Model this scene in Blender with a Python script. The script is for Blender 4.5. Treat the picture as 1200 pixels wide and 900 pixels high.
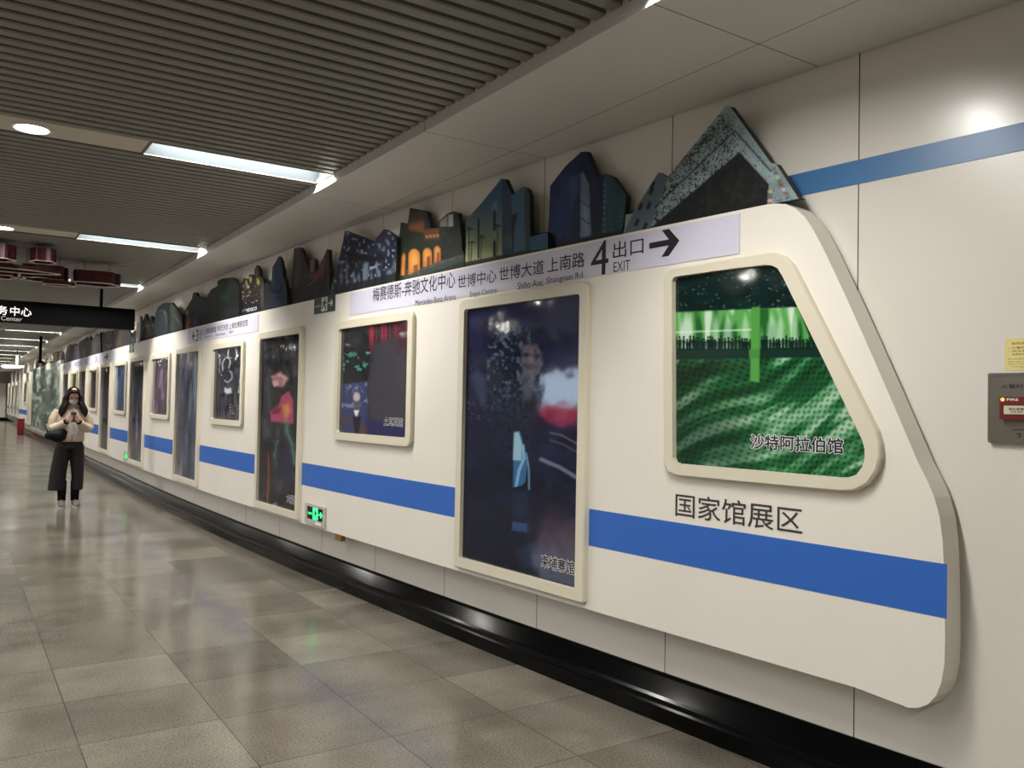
import bpy, bmesh, math, random
import numpy as np
from mathutils import Vector, Matrix, Euler
from mathutils.geometry import delaunay_2d_cdt

for o in list(bpy.data.objects):
    bpy.data.objects.remove(o)
SC = bpy.context.scene
COL = SC.collection
random.seed(4)

# ------------------------------------------------------------------ camera
F_PX = 984.218
EYE = 1.5
RM = np.array([[0.83228723, 0.03092959, 0.55348111],
               [-0.55399585, 0.01099534, 0.83244682],
               [0.01966153, -0.99946109, 0.02628614]])
cam = bpy.data.cameras.new('camera')
cam.sensor_width = 36.0
cam.lens = F_PX / 1200 * 36.0
cam.clip_start = 0.05
cam.clip_end = 200
cam_o = bpy.data.objects.new('camera', cam)
COL.objects.link(cam_o)
cam_o.matrix_world = Matrix(((RM[0][0], -RM[0][1], -RM[0][2], 0), (RM[1][0], -RM[1][1], -RM[1][2], 0),
                             (RM[2][0], -RM[2][1], -RM[2][2], EYE), (0, 0, 0, 1)))
SC.camera = cam_o

# ------------------------------------------------------------------ light levels
EXPOSURE = 1.12
STRIP_W = 26.0          # watts of each fluorescent strip
DOWN_W = 4.0            # watts of each round downlight
SC.view_settings.view_transform = 'Standard'
SC.view_settings.look = 'None'
SC.view_settings.exposure = EXPOSURE
SC.view_settings.gamma = 1.0
SC.view_settings.use_curve_mapping = False
wd = bpy.data.worlds.new('world')
SC.world = wd
wd.use_nodes = True
wd.node_tree.nodes['Background'].inputs[0].default_value = (0.9, 0.95, 1.0, 1)
wd.node_tree.nodes['Background'].inputs[1].default_value = 0.02


def lin(c):
    c = np.asarray(c, float) / 255.0
    return np.where(c <= 0.04045, c / 12.92, ((c + 0.055) / 1.055) ** 2.4)


# ------------------------------------------------------------------ plan of the passage
A_CURVE = 0.0037
WALL = 0.15             # wall behind the kerb line
PANEL = 0.02            # front of the train panel
SOFFIT = 2.99
CEIL = 3.05
CX = 0.33               # centre line of the passage
Y_END = 60.0
STEP_Y = 43.2           # beyond this the wall steps back
LW = -6.6               # opposite wall of the hall
XL = -6.15
BAYS = [(0.95, 2.095), (-1.40, -0.29), (-3.74, -2.63), (-6.08, -4.97)]   # lamp bays across the hall
DOWNS = [CX, -2.015, -4.355]
STRIPS = [2.1 + 3.45 * k for k in range(-1, 17)]  # first row, unseen behind the viewer, is added to brighten the near wall


def xf(y):
    y = np.asarray(y, float)
    return 2.41 + A_CURVE * np.maximum(0, 14 - y) ** 2


def hit(px, py, off):
    """photo ray -> (Y, z) on the curved wall surface at this distance behind the kerb line"""
    r = RM @ np.array([px - 600.0, py - 450.0, F_PX])
    y = 3.0
    for _ in range(60):
        y = (float(xf(y)) + off) * r[1] / r[0]
    return y, EYE + r[2] * y / r[1]


def proj(P):
    q = (np.asarray(P, float) - np.array([0, 0, EYE])) @ RM
    return np.stack([600 + F_PX * q[..., 0] / q[..., 2], 450 + F_PX * q[..., 1] / q[..., 2]], -1)


def cp(u, z, t):
    return (float(xf(u)) + t, float(u), float(z))


# ------------------------------------------------------------------ materials
MATS = {}


def mat(name, rgb, rough=0.5, metal=0.0, var=0.0, vscale=8.0, emit=0.0, spec=0.5, coat=0.0, bump=0.0, bscale=40.0,
        stretch=(1, 1, 1)):
    if name in MATS:
        return MATS[name]
    m = bpy.data.materials.new(name)
    m.use_nodes = True
    nt = m.node_tree
    b = nt.nodes['Principled BSDF']
    c = lin(rgb)
    b.inputs['Base Color'].default_value = (*c, 1)
    b.inputs['Roughness'].default_value = rough
    b.inputs['Metallic'].default_value = metal
    b.inputs['Specular IOR Level'].default_value = spec
    b.inputs['Coat Weight'].default_value = coat
    if emit:
        b.inputs['Emission Color'].default_value = (*c, 1)
        b.inputs['Emission Strength'].default_value = emit
    if var or bump:
        geo = nt.nodes.new('ShaderNodeNewGeometry')
        mp = nt.nodes.new('ShaderNodeMapping')
        mp.inputs['Scale'].default_value = stretch
        nt.links.new(geo.outputs['Position'], mp.inputs['Vector'])
    if var:
        n = nt.nodes.new('ShaderNodeTexNoise')
        n.inputs['Scale'].default_value = vscale
        n.inputs['Detail'].default_value = 4
        nt.links.new(mp.outputs[0], n.inputs['Vector'])
        r = nt.nodes.new('ShaderNodeMapRange')
        r.inputs['From Min'].default_value = 0.25
        r.inputs['From Max'].default_value = 0.75
        r.inputs['To Min'].default_value = 1 - var
        r.inputs['To Max'].default_value = 1 + var
        nt.links.new(n.outputs['Fac'], r.inputs['Value'])
        mx = nt.nodes.new('ShaderNodeMix')
        mx.data_type = 'RGBA'
        mx.blend_type = 'MULTIPLY'
        mx.inputs['Factor'].default_value = 1
        mx.inputs['A'].default_value = (*c, 1)
        nt.links.new(r.outputs[0], mx.inputs['B'])
        nt.links.new(mx.outputs['Result'], b.inputs['Base Color'])
    if bump:
        n2 = nt.nodes.new('ShaderNodeTexNoise')
        n2.inputs['Scale'].default_value = bscale
        n2.inputs['Detail'].default_value = 1
        nt.links.new(mp.outputs[0], n2.inputs['Vector'])
        bp = nt.nodes.new('ShaderNodeBump')
        bp.inputs['Strength'].default_value = bump
        bp.inputs['Distance'].default_value = 0.02
        nt.links.new(n2.outputs['Fac'], bp.inputs['Height'])
        nt.links.new(bp.outputs[0], b.inputs['Normal'])
    MATS[name] = m
    return m


def print_mat(name, rough, bump, bscale=5.0, spec=0.5, stretch=(1, 1, 1)):
    m = mat(name, (128, 128, 128), rough=rough, bump=bump, bscale=bscale, spec=spec, stretch=stretch)
    nt = m.node_tree
    a = nt.nodes.new('ShaderNodeVertexColor')
    a.layer_name = 'print'
    nt.links.new(a.outputs['Color'], nt.nodes['Principled BSDF'].inputs['Base Color'])
    return m


def floor_mat():
    m = bpy.data.materials.new('granite_tiles')
    m.use_nodes = True
    nt = m.node_tree
    N, L = nt.nodes, nt.links
    b = N['Principled BSDF']
    geo = N.new('ShaderNodeNewGeometry')
    sx = N.new('ShaderNodeSeparateXYZ')
    L.new(geo.outputs['Position'], sx.inputs[0])

    def math_(op, a, bb=None, c=None):
        n = N.new('ShaderNodeMath')
        n.operation = op
        for i, v in enumerate((a, bb, c)):
            if v is None:
                continue
            if isinstance(v, (int, float)):
                n.inputs[i].default_value = v
            else:
                L.new(v, n.inputs[i])
        return n.outputs[0]
    tx = math_('DIVIDE', math_('SUBTRACT', sx.outputs['X'], 2.29), 0.597)
    ty = math_('DIVIDE', math_('SUBTRACT', sx.outputs['Y'], 3.47), 0.6)
    fx, fy = math_('FRACT', tx), math_('FRACT', ty)
    ex = math_('MINIMUM', fx, math_('SUBTRACT', 1, fx))
    ey = math_('MINIMUM', fy, math_('SUBTRACT', 1, fy))
    e = math_('MINIMUM', ex, ey)
    joint = math_('LESS_THAN', e, 0.0045)
    cell = N.new('ShaderNodeCombineXYZ')
    L.new(math_('FLOOR', tx), cell.inputs[0])
    L.new(math_('FLOOR', ty), cell.inputs[1])
    wn = N.new('ShaderNodeTexWhiteNoise')
    wn.noise_dimensions = '2D'
    L.new(cell.outputs[0], wn.inputs['Vector'])

    def noise(scale, detail):
        n = N.new('ShaderNodeTexNoise')
        n.inputs['Scale'].default_value = scale
        n.inputs['Detail'].default_value = detail
        L.new(geo.outputs['Position'], n.inputs['Vector'])
        return n.outputs['Fac']

    def rng(v, a, bb, c, d):
        n = N.new('ShaderNodeMapRange')
        for i, q in enumerate((a, bb, c, d)):
            n.inputs[i + 1].default_value = q
        L.new(v, n.inputs[0])
        return n.outputs[0]
    speck = rng(noise(95, 2), 0.3, 0.7, 0.66, 1.34)
    cloud = rng(noise(2.1, 5), 0.3, 0.7, 0.80, 1.18)
    tile = rng(wn.outputs['Value'], 0, 1, 0.70, 1.22)
    # worn dull patches
    worn = rng(noise(1.3, 6), 0.50, 0.60, 1.0, 0.78)
    v = math_('MULTIPLY', math_('MULTIPLY', speck, cloud), math_('MULTIPLY', tile, worn))
    v = math_('MULTIPLY', v, math_('SUBTRACT', 1, math_('MULTIPLY', joint, 0.6)))
    mx = N.new('ShaderNodeMix')
    mx.data_type = 'RGBA'
    mx.blend_type = 'MULTIPLY'
    mx.inputs['Factor'].default_value = 1
    mx.inputs['A'].default_value = (*lin(FLOOR_RGB), 1)
    L.new(v, mx.inputs['B'])
    L.new(mx.outputs['Result'], b.inputs['Base Color'])
    L.new(rng(noise(1.1, 3), 0.3, 0.7, 0.13, 0.22), b.inputs['Roughness'])
    b.inputs['Specular IOR Level'].default_value = 0.5
    bp = N.new('ShaderNodeBump')
    bp.inputs['Strength'].default_value = 0.03
    bp.inputs['Distance'].default_value = 0.01
    L.new(noise(5, 1), bp.inputs['Height'])
    L.new(bp.outputs[0], b.inputs['Normal'])
    return m


def seam_mat(name, rgb, rough, lines, spec=0.5, wave=0.0):
    """painted sheet with thin dark joints; lines = [(axis, offset, spacing or 0, width)]"""
    m = bpy.data.materials.new(name)
    m.use_nodes = True
    nt = m.node_tree
    N, L = nt.nodes, nt.links
    b = N['Principled BSDF']
    geo = N.new('ShaderNodeNewGeometry')
    sx = N.new('ShaderNodeSeparateXYZ')
    L.new(geo.outputs['Position'], sx.inputs[0])

    def math_(op, a, bb=None):
        n = N.new('ShaderNodeMath')
        n.operation = op
        for i, v in enumerate((a, bb)):
            if v is None:
                continue
            if isinstance(v, (int, float)):
                n.inputs[i].default_value = v
            else:
                L.new(v, n.inputs[i])
        return n.outputs[0]
    tot = None
    for ax, off, sp, w in lines:
        d = math_('SUBTRACT', sx.outputs[ax], off)
        if sp:
            fr = math_('FRACT', math_('DIVIDE', d, sp))
            d = math_('MULTIPLY', math_('MINIMUM', fr, math_('SUBTRACT', 1, fr)), sp)
        k = math_('LESS_THAN', math_('ABSOLUTE', d), w / 2)
        tot = k if tot is None else math_('MAXIMUM', tot, k)
    mx = N.new('ShaderNodeMix')
    mx.data_type = 'RGBA'
    mx.inputs['A'].default_value = (*lin(rgb), 1)
    mx.inputs['B'].default_value = (*lin([v * 0.28 for v in rgb]), 1)
    if tot is not None:
        L.new(tot, mx.inputs['Factor'])
    else:
        mx.inputs['Factor'].default_value = 0
    L.new(mx.outputs['Result'], b.inputs['Base Color'])
    b.inputs['Roughness'].default_value = rough
    b.inputs['Specular IOR Level'].default_value = spec
    if wave:
        n = N.new('ShaderNodeTexNoise')
        n.inputs['Scale'].default_value = 1.6
        L.new(geo.outputs['Position'], n.inputs['Vector'])
        bp = N.new('ShaderNodeBump')
        bp.inputs['Strength'].default_value = wave
        bp.inputs['Distance'].default_value = 0.03
        L.new(n.outputs['Fac'], bp.inputs['Height'])
        L.new(bp.outputs[0], b.inputs['Normal'])
    return m


FLOOR_RGB = (119, 112, 100)
M_FLOOR = floor_mat()
M_WALL = seam_mat('enamel_wall', (224, 219, 209), 0.24, [('Y', 2.085, 1.0, 0.005)], wave=0.10)
M_SOFFIT = seam_mat('soffit_sheet', (214, 211, 205), 0.45, [('Y', 4.07, 1.8, 0.005), ('X', 2.68, 0, 0.004)])
M_PLAIN = mat('plain_wall', (170, 166, 158), 0.5)
M_SLAT = mat('slat_grey', (130, 128, 119), 0.45, metal=0.1)
M_DARK = mat('ceiling_void', (26, 26, 25), 0.9)
M_COVER = mat('cover_beige', (205, 196, 178), 0.5)
M_KERB = mat('black_stone', (7, 7, 8), 0.14, var=0.3, vscale=30, spec=0.14)
M_PANEL = mat('panel_white', (236, 230, 218), 0.42, var=0.02, vscale=2.5)
M_BLUE = mat('stripe_blue', (48, 104, 192), 0.4)
M_WBLUE = mat('wall_band_blue', (66, 116, 166), 0.35)
M_CREAM = mat('frame_cream', (222, 214, 192), 0.38)
M_BLACK = mat('ink_black', (22, 20, 26), 0.6)
M_INKG = mat('ink_grey', (58, 54, 58), 0.6)
M_WHITE = mat('white_paint', (240, 240, 240), 0.5)
M_SIGN = mat('sign_lilac', (212, 210, 226), 0.4)
M_GREEN_DK = mat('sign_green', (10, 48, 38), 0.35)
M_BOARD = mat('board_edge', (40, 38, 36), 0.6)
M_STEEL = mat('brushed_steel', (128, 122, 112), 0.35, metal=0.75, var=0.06, vscale=30)
M_CHROME = mat('chrome', (210, 210, 210), 0.15, metal=1)
M_RED = mat('alarm_red', (112, 22, 26), 0.35)
M_GLOWG = mat('green_glow', (40, 255, 120), 0.4, emit=1.6)
M_TUBE = mat('tube_glow', (240, 250, 255), 0.4, emit=9.0)
M_LENS = mat('lens_glow', (255, 250, 240), 0.4, emit=14.0)
M_REFL = mat('reflector', (58, 63, 65), 0.35)
M_PRINT = print_mat('glossy_print', 0.07, 0.10, 6.0, spec=0.5)
M_WAVY = print_mat('wavy_film_print', 0.06, 0.22, 7.0, spec=0.6, stretch=(1, 1, 0.25))
M_MATT = print_mat('matt_print', 0.5, 0.0, spec=0.25)
M_MURAL = print_mat('satin_print', 0.4, 0.0, spec=0.3)
M_BRASS = mat('brass', (170, 130, 50), 0.4, metal=0.6)


# ------------------------------------------------------------------ object helpers
BASE = {}


def tag(o, label=None, cat=None, group=None, kind=None):
    for k, v in (('label', label), ('category', cat), ('group', group), ('kind', kind)):
        if v:
            o[k] = v
    return o


def thing(name, label, cat, loc, group=None):
    o = bpy.data.objects.new(name, None)
    o.empty_display_size = 0.1
    COL.objects.link(o)
    o.location = loc
    BASE[o.name] = np.array(loc, float)
    return tag(o, label, cat, group)


def base_of(o):
    return BASE.get(o.name, np.zeros(3)) if o is not None else np.zeros(3)


def link(name, verts, faces, mats, parent=None, midx=None, smooth=False):
    B = base_of(parent)
    V = np.asarray(verts, float) - B
    me = bpy.data.meshes.new(name)
    me.from_pydata(V.tolist(), [], [list(map(int, f)) for f in faces])
    for m in (mats if isinstance(mats, (list, tuple)) else [mats]):
        me.materials.append(m)
    if midx is not None:
        me.polygons.foreach_set('material_index', midx)
    if smooth:
        me.polygons.foreach_set('use_smooth', [True] * len(me.polygons))
    me.update()
    o = bpy.data.objects.new(name, me)
    COL.objects.link(o)
    if parent is not None:
        o.parent = parent
        BASE[o.name] = B
    return o


def copy_tree(o, loc, parent=None):
    c = o.copy()
    COL.objects.link(c)
    if parent is None:
        c.location = loc
    else:
        c.parent = parent
    for ch in list(o.children):
        copy_tree(ch, None, c)
    return c


class MB:
    """gathers shapes for one mesh"""

    def __init__(s):
        s.v, s.f, s.m = [], [], []

    def add(s, V, Fs, m=0):
        n = len(s.v)
        s.v += [tuple(map(float, p)) for p in V]
        s.f += [[i + n for i in f] for f in Fs]
        s.m += [m] * len(Fs)
        return s

    def hexa(s, P, m=0):
        return s.add(P, [(0, 3, 2, 1), (4, 5, 6, 7), (0, 1, 5, 4), (1, 2, 6, 5), (2, 3, 7, 6), (3, 0, 4, 7)], m)

    def box(s, x0, x1, y0, y1, z0, z1, m=0):
        return s.hexa([(x0, y0, z0), (x1, y0, z0), (x1, y1, z0), (x0, y1, z0),
                       (x0, y0, z1), (x1, y0, z1), (x1, y1, z1), (x0, y1, z1)], m)

    def cbox(s, u0, u1, z0, z1, t0, t1, m=0, step=0.4):
        """box that follows the wall's curve (u along the passage, t behind the kerb line)"""
        n = max(1, int(math.ceil(abs(u1 - u0) / step)))
        us = np.linspace(u0, u1, n + 1)
        V = []
        for u in us:
            V += [cp(u, z0, t0), cp(u, z0, t1), cp(u, z1, t1), cp(u, z1, t0)]
        Fs = [(0, 1, 2, 3), (4 * n + 3, 4 * n + 2, 4 * n + 1, 4 * n)]
        for i in range(n):
            a, b = 4 * i, 4 * i + 4
            for k in range(4):
                k2 = (k + 1) % 4
                Fs.append((a + k, b + k, b + k2, a + k2))
        return s.add(V, Fs, m)

    def tube(s, pts, rad, n=10, m=0, caps=True):
        pts = [Vector(p) for p in pts]
        rad = rad if isinstance(rad, (list, tuple)) else [rad] * len(pts)
        V, Fs = [], []
        up = None
        for i, p in enumerate(pts):
            d = (pts[min(i + 1, len(pts) - 1)] - pts[max(i - 1, 0)]).normalized()
            if up is None:
                up = Vector((0, 0, 1)) if abs(d.z) < 0.9 else Vector((1, 0, 0))
            a = d.cross(up).normalized()
            b = a.cross(d).normalized()
            up = b
            for k in range(n):
                t = 2 * math.pi * k / n
                V.append(p + (a * math.cos(t) + b * math.sin(t)) * rad[i])
        for i in range(len(pts) - 1):
            for k in range(n):
                k2 = (k + 1) % n
                Fs.append((i * n + k, i * n + k2, (i + 1) * n + k2, (i + 1) * n + k))
        if caps:
            Fs.append(tuple(range(n))[::-1])
            Fs.append(tuple((len(pts) - 1) * n + k for k in range(n)))
        return s.add(V, Fs, m)

    def prism(s, outline, t0, t1, fn=cp, m=0, side=None):
        """closed outline [(u, z)] between t0 (front) and t1"""
        out, tris = tri(outline)
        n = len(out)
        V = [fn(u, z, t0) for u, z in out] + [fn(u, z, t1) for u, z in out]
        Fs = [f for f in tris] + [tuple(i + n for i in f[::-1]) for f in tris]
        s.add(V, Fs, m)
        s.add(V, [(i, (i + 1) % n, n + (i + 1) % n, n + i) for i in range(n)], m if side is None else side)
        return s

    def ring(s, outer, inner, t0, t1, fn=cp, m=0):
        n = len(outer)
        V = [fn(*p, t0) for p in outer] + [fn(*p, t0) for p in inner] + [fn(*p, t1) for p in outer] + [fn(*p, t1) for p in inner]
        Fs = []
        for i in range(n):
            j = (i + 1) % n
            Fs += [(i, j, n + j, n + i), (2 * n + i, 3 * n + i, 3 * n + j, 2 * n + j),
                   (i, 2 * n + i, 2 * n + j, j), (n + i, n + j, 3 * n + j, 3 * n + i)]
        return s.add(V, Fs, m)

    def build(s, name, mats, parent=None, smooth=False, fix=True):
        o = link(name, s.v, s.f, mats, parent, s.m, smooth)
        if fix:
            bm = bmesh.new()
            bm.from_mesh(o.data)
            bmesh.ops.recalc_face_normals(bm, faces=bm.faces)
            bm.to_mesh(o.data)
            bm.free()
        return o


def tri(outline):
    """constrained triangulation of a simple outline"""
    pts = [Vector(p) for p in outline]
    n = len(pts)
    r = delaunay_2d_cdt(pts, [(i, (i + 1) % n) for i in range(n)], [], 1, 1e-7)
    if len(r[0]) != n:
        return list(outline), [tuple(range(n))]
    return [tuple(p) for p in outline], [tuple(r[3][i][0] for i in f) for f in r[2]]


def rrect(u0, u1, z0, z1, rt, rb=None, n=6, side=0):
    """rounded rectangle outline, u0 > u1 allowed; rt top radius, rb bottom radius"""
    rb = rt if rb is None else rb
    lo, hi = min(u0, u1), max(u0, u1)
    P = []
    C4_ = ((hi - rt, z1 - rt, rt, 0), (lo + rt, z1 - rt, rt, 90), (lo + rb, z0 + rb, rb, 180), (hi - rb, z0 + rb, rb, 270))
    for q, (cx, cz, r, a0) in enumerate(C4_):
        for k in range(n):
            a = math.radians(a0 + 90 * k / (n - 1))
            P.append((cx + r * math.cos(a), cz + r * math.sin(a)))
        if side:
            cx2, cz2, r2, a2 = C4_[(q + 1) % 4]
            b_ = math.radians(a2)
            A, B = P[-1], (cx2 + r2 * math.cos(b_), cz2 + r2 * math.sin(b_))
            for k in range(1, side):
                t = k / side
                P.append((A[0] + (B[0] - A[0]) * t, A[1] + (B[1] - A[1]) * t))
    return P


# ------------------------------------------------------------------ printed pictures
def vnoise(x, y, seed=0):
    xi, yi = np.floor(x).astype(np.int64), np.floor(y).astype(np.int64)
    fx, fy = x - xi, y - yi
    fx, fy = fx * fx * (3 - 2 * fx), fy * fy * (3 - 2 * fy)

    def h(a, b):
        n = (a * 374761393 + b * 668265263 + seed * 974634719) & 0x7fffffff
        n = ((n ^ (n >> 13)) * 1274126177) & 0x7fffffff
        return ((n ^ (n >> 16)) & 0xffff) / 65535.0
    a, b, c, d = h(xi, yi), h(xi + 1, yi), h(xi, yi + 1), h(xi + 1, yi + 1)
    return (a * (1 - fx) + b * fx) * (1 - fy) + (c * (1 - fx) + d * fx) * fy


def fbm(x, y, seed=0, o=3):
    s, a, t = 0, 1.0, 0
    for k in range(o):
        s = s + a * vnoise(x * 2 ** k, y * 2 ** k, seed + k)
        t += a
        a *= 0.5
    return s / t


class Paint:
    def __init__(s, x, y, base):
        s.x, s.y = x, y
        s.c = np.tile(np.array(base, float), (len(x), 1))

    def mix(s, a, col):
        a = np.clip(a, 0, 1)[:, None]
        s.c = s.c * (1 - a) + np.array(col, float) * a
        return s

    def sd(s, pts):
        pts = np.array(pts, float)
        d = np.full(len(s.x), 1e9)
        ins = np.zeros(len(s.x), bool)
        n = len(pts)
        for i in range(n):
            (x0, y0), (x1, y1) = pts[i], pts[(i + 1) % n]
            dx, dy = x1 - x0, y1 - y0
            t = np.clip(((s.x - x0) * dx + (s.y - y0) * dy) / (dx * dx + dy * dy + 1e-9), 0, 1)
            d = np.minimum(d, np.hypot(s.x - x0 - t * dx, s.y - y0 - t * dy))
            cr = ((y0 > s.y) != (y1 > s.y))
            xx = x0 + (s.y - y0) * dx / (dy if dy else 1e-9)
            ins ^= cr & (s.x < xx)
        return np.where(ins, d, -d)

    def poly(s, pts, col, a=1.0, soft=0.8):
        return s.mix(a * np.clip(0.5 + s.sd(pts) / soft, 0, 1), col)

    def line(s, pts, w, col, a=1.0, soft=0.8):
        pts = np.array(pts, float)
        d = np.full(len(s.x), 1e9)
        for (x0, y0), (x1, y1) in zip(pts[:-1], pts[1:]):
            dx, dy = x1 - x0, y1 - y0
            t = np.clip(((s.x - x0) * dx + (s.y - y0) * dy) / (dx * dx + dy * dy + 1e-9), 0, 1)
            d = np.minimum(d, np.hypot(s.x - x0 - t * dx, s.y - y0 - t * dy))
        return s.mix(a * np.clip(0.5 + (w / 2 - d) / soft, 0, 1), col)

    def ell(s, cx, cy, rx, ry, col, a=1.0, soft=0.3):
        d = np.hypot((s.x - cx) / rx, (s.y - cy) / ry)
        return s.mix(a * np.clip((1 - d) / soft + 0.5, 0, 1), col)

    def noise(s, sx, sy, amp, seed=0, o=3):
        s.c = s.c * (1 + amp * 2 * (fbm(s.x * sx, s.y * sy, seed, o) - 0.5))[:, None]
        return s

    def blotch(s, sx, sy, thr, col, a=1.0, seed=0, mask=None, soft=0.1):
        v = fbm(s.x * sx, s.y * sy, seed, 3)
        k = np.clip((v - thr) / soft, 0, 1) * a
        if mask is not None:
            k = k * mask
        return s.mix(k, col)

    def inside(s, pts, soft=0.8):
        return np.clip(0.5 + s.sd(pts) / soft, 0, 1)


def in_poly(x, y, pts, margin):
    P = Paint(x, y, (0, 0, 0))
    return P.sd(pts) > margin


def print_mesh(name, outline, off, paint, step, material, parent, tone=1.0):
    """flat print on the wall's curve, finely divided; its picture is stored per vertex"""
    W = np.array([cp(u, z, off) for u, z in outline])
    O = proj(W)
    x0, y0 = O.min(0)
    x1, y1 = O.max(0)
    gx, gy = np.meshgrid(np.arange(x0 + step / 2, x1, step), np.arange(y0 + step / 2, y1, step))
    gx, gy = gx.ravel(), gy.ravel()
    gx = gx + 0.17 * step * np.sin(gy * 12.9)
    k = in_poly(gx, gy, O, step * 0.45)
    gx, gy = gx[k], gy[k]
    # a denser rim so that the picture reaches the edge cleanly
    pts = [Vector(p) for p in O]
    edges = []
    n0 = len(pts)
    ring = []
    for i in range(n0):
        a, b = O[i], O[(i + 1) % n0]
        m = max(1, int(np.hypot(*(b - a)) / step))
        for j in range(m):
            ring.append(a + (b - a) * j / m)
    pts = [Vector(p) for p in ring]
    nr = len(pts)
    edges = [(i, (i + 1) % nr) for i in range(nr)]
    allp = pts + [Vector((a, b)) for a, b in zip(gx, gy)]
    r = delaunay_2d_cdt(allp, edges, [], 1, 1e-6)
    P = np.array([tuple(v) for v in r[0]])
    V = []
    for a, b in P:
        u, z = hit(a, b, off)
        V.append(cp(u, z, off))
    fs = r[2]
    o = link(name, V, fs, material, parent)
    bm = bmesh.new()
    bm.from_mesh(o.data)
    for f in bm.faces:
        f.normal_update()
        if f.normal.x > 0:
            f.normal_flip()
    bm.to_mesh(o.data)
    bm.free()
    C = lin(np.clip(paint(P[:, 0], P[:, 1]).c * tone, 0, 255))
    at = o.data.color_attributes.new('print', 'FLOAT_COLOR', 'POINT')
    at.data.foreach_set('color', np.concatenate([C, np.ones((len(C), 1))], 1).ravel())
    for p in o.data.polygons:
        p.use_smooth = True
    return o


def text_mesh(body, bold=0.0, res=3):
    c = bpy.data.curves.new('lettering', 'FONT')
    c.body = body
    c.resolution_u = res
    c.offset = bold
    c.fill_mode = 'BOTH'
    o = bpy.data.objects.new('lettering_tmp', c)
    COL.objects.link(o)
    dg = bpy.context.evaluated_depsgraph_get()
    me = bpy.data.meshes.new_from_object(o.evaluated_get(dg))
    V = np.array([v.co[:] for v in me.vertices])
    Fs = [tuple(p.vertices) for p in me.polygons]
    bpy.data.objects.remove(o)
    bpy.data.curves.remove(c)
    bpy.data.meshes.remove(me)
    return V[:, :2], Fs


def lettering(name, body, uL, uR, zB, zT, off, material, parent, bold=0.0, fn=cp, ref=None):
    """writing set into the box uL..uR, zB..zT of a wall surface"""
    V, Fs = text_mesh(body)
    lo, hi = V.min(0), V.max(0)
    mb = MB()
    # heavier strokes: the same writing set a few times, each a hair's breadth aside
    for k, (ox, oy) in enumerate([(0, 0)] + ([(bold, 0), (-bold, 0), (0, bold), (0, -bold)] if bold else [])):
        W = (V + np.array([ox, oy]) - lo) / (hi - lo)
        mb.add([fn(uL + (uR - uL) * a, zB + (zT - zB) * b, off - 0.00001 * k) for a, b in W], Fs)
    return mb.build(name, material, parent, fix=False)


def outlined(name, body, pxL, pxR, yTL, yBL, off, parent, ink=M_BLACK, halo=0.030):
    uL, zT = hit(pxL, yTL, off)
    _, zB = hit(pxL, yBL, off)
    uR, _ = hit(pxR, (yTL + yBL) / 2, off)
    V, Fs = text_mesh(body, 0.0)
    lo, hi = V.min(0), V.max(0)
    mb = MB()
    for k in range(12):
        a = 2 * math.pi * k / 12
        W = (V + np.array([math.cos(a), math.sin(a)]) * halo * 1.9 - lo) / (hi - lo)
        mb.add([cp(uL + (uR - uL) * p, zB + (zT - zB) * q, off - 0.0008 - 0.00002 * k) for p, q in W], Fs)
    mb.build('lettering_outline', M_WHITE, parent, fix=False)
    lettering(name, body, uL, uR, zB, zT, off - 0.0016, ink, parent, 0.020)


# ------------------------------------------------------------------ the setting
ys = np.concatenate([np.arange(-6, 16, 0.25), np.arange(16, STEP_Y, 1.0), [STEP_Y]])


def sheet(name, prof, material, yy, kind='structure', add=0.0):
    """profile [(t, z)] swept along the wall's curve"""
    V, Fs = [], []
    n = len(prof)
    for y in yy:
        V += [cp(y, z, t + add) for t, z in prof]
    for i in range(len(yy) - 1):
        for k in range(n - 1):
            Fs.append((i * n + k, i * n + k + 1, (i + 1) * n + k + 1, (i + 1) * n + k))
    o = link(name, V, Fs, material)
    o['kind'] = kind
    return o


o = MB().box(LW - 0.2, 4.6, -6.2, Y_END + 0.3, -0.12, 0.0).build('floor', M_FLOOR)
tag(o, kind='structure')
yw = np.concatenate([ys, [STEP_Y, Y_END + 0.2]])
V, Fs = [], []
mb = MB()
mb.cbox(-6, STEP_Y, 0, SOFFIT + 0.3, WALL, WALL + 0.12, step=0.25)
mb.box(2.41 + WALL, 2.41 + WALL + 0.42, STEP_Y, STEP_Y + 0.1, 0, SOFFIT + 0.3)
mb.box(2.41 + WALL + 0.30, 2.41 + WALL + 0.42, STEP_Y, Y_END, 0, SOFFIT + 0.3)
tag(mb.build('wall_right', M_WALL), kind='structure')
tag(MB().box(LW - 0.12, LW, -6, Y_END, 0, SOFFIT + 0.3).build('wall_left', M_PLAIN), kind='structure')
tag(MB().box(LW, 4.4, -6.12, -6, 0, SOFFIT + 0.3).build('wall_back', M_PLAIN), kind='structure')
mb = MB().box(LW, 3.0, Y_END, Y_END + 0.15, 0, SOFFIT + 0.3)
tag(mb.build('wall_end', M_PLAIN), kind='structure')

# black stepped kerb
kerb = [(0.0, 0.0), (0.0, 0.075), (0.008, 0.085), (0.055, 0.088), (0.068, 0.10), (0.125, 0.172), (0.142, 0.185), (WALL, 0.185)]
sheet('baseboard_right', kerb, M_KERB, ys)
b2 = MB().box(2.41 + 0.3, 2.41 + 0.3 + WALL, STEP_Y + 0.1, Y_END, 0, 0.185)
tag(b2.build('baseboard_far', M_KERB), kind='structure')
tag(MB().box(LW, 2.7, Y_END - 0.06, Y_END, 0, 0.2).build('baseboard_end', M_KERB), kind='structure')

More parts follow.
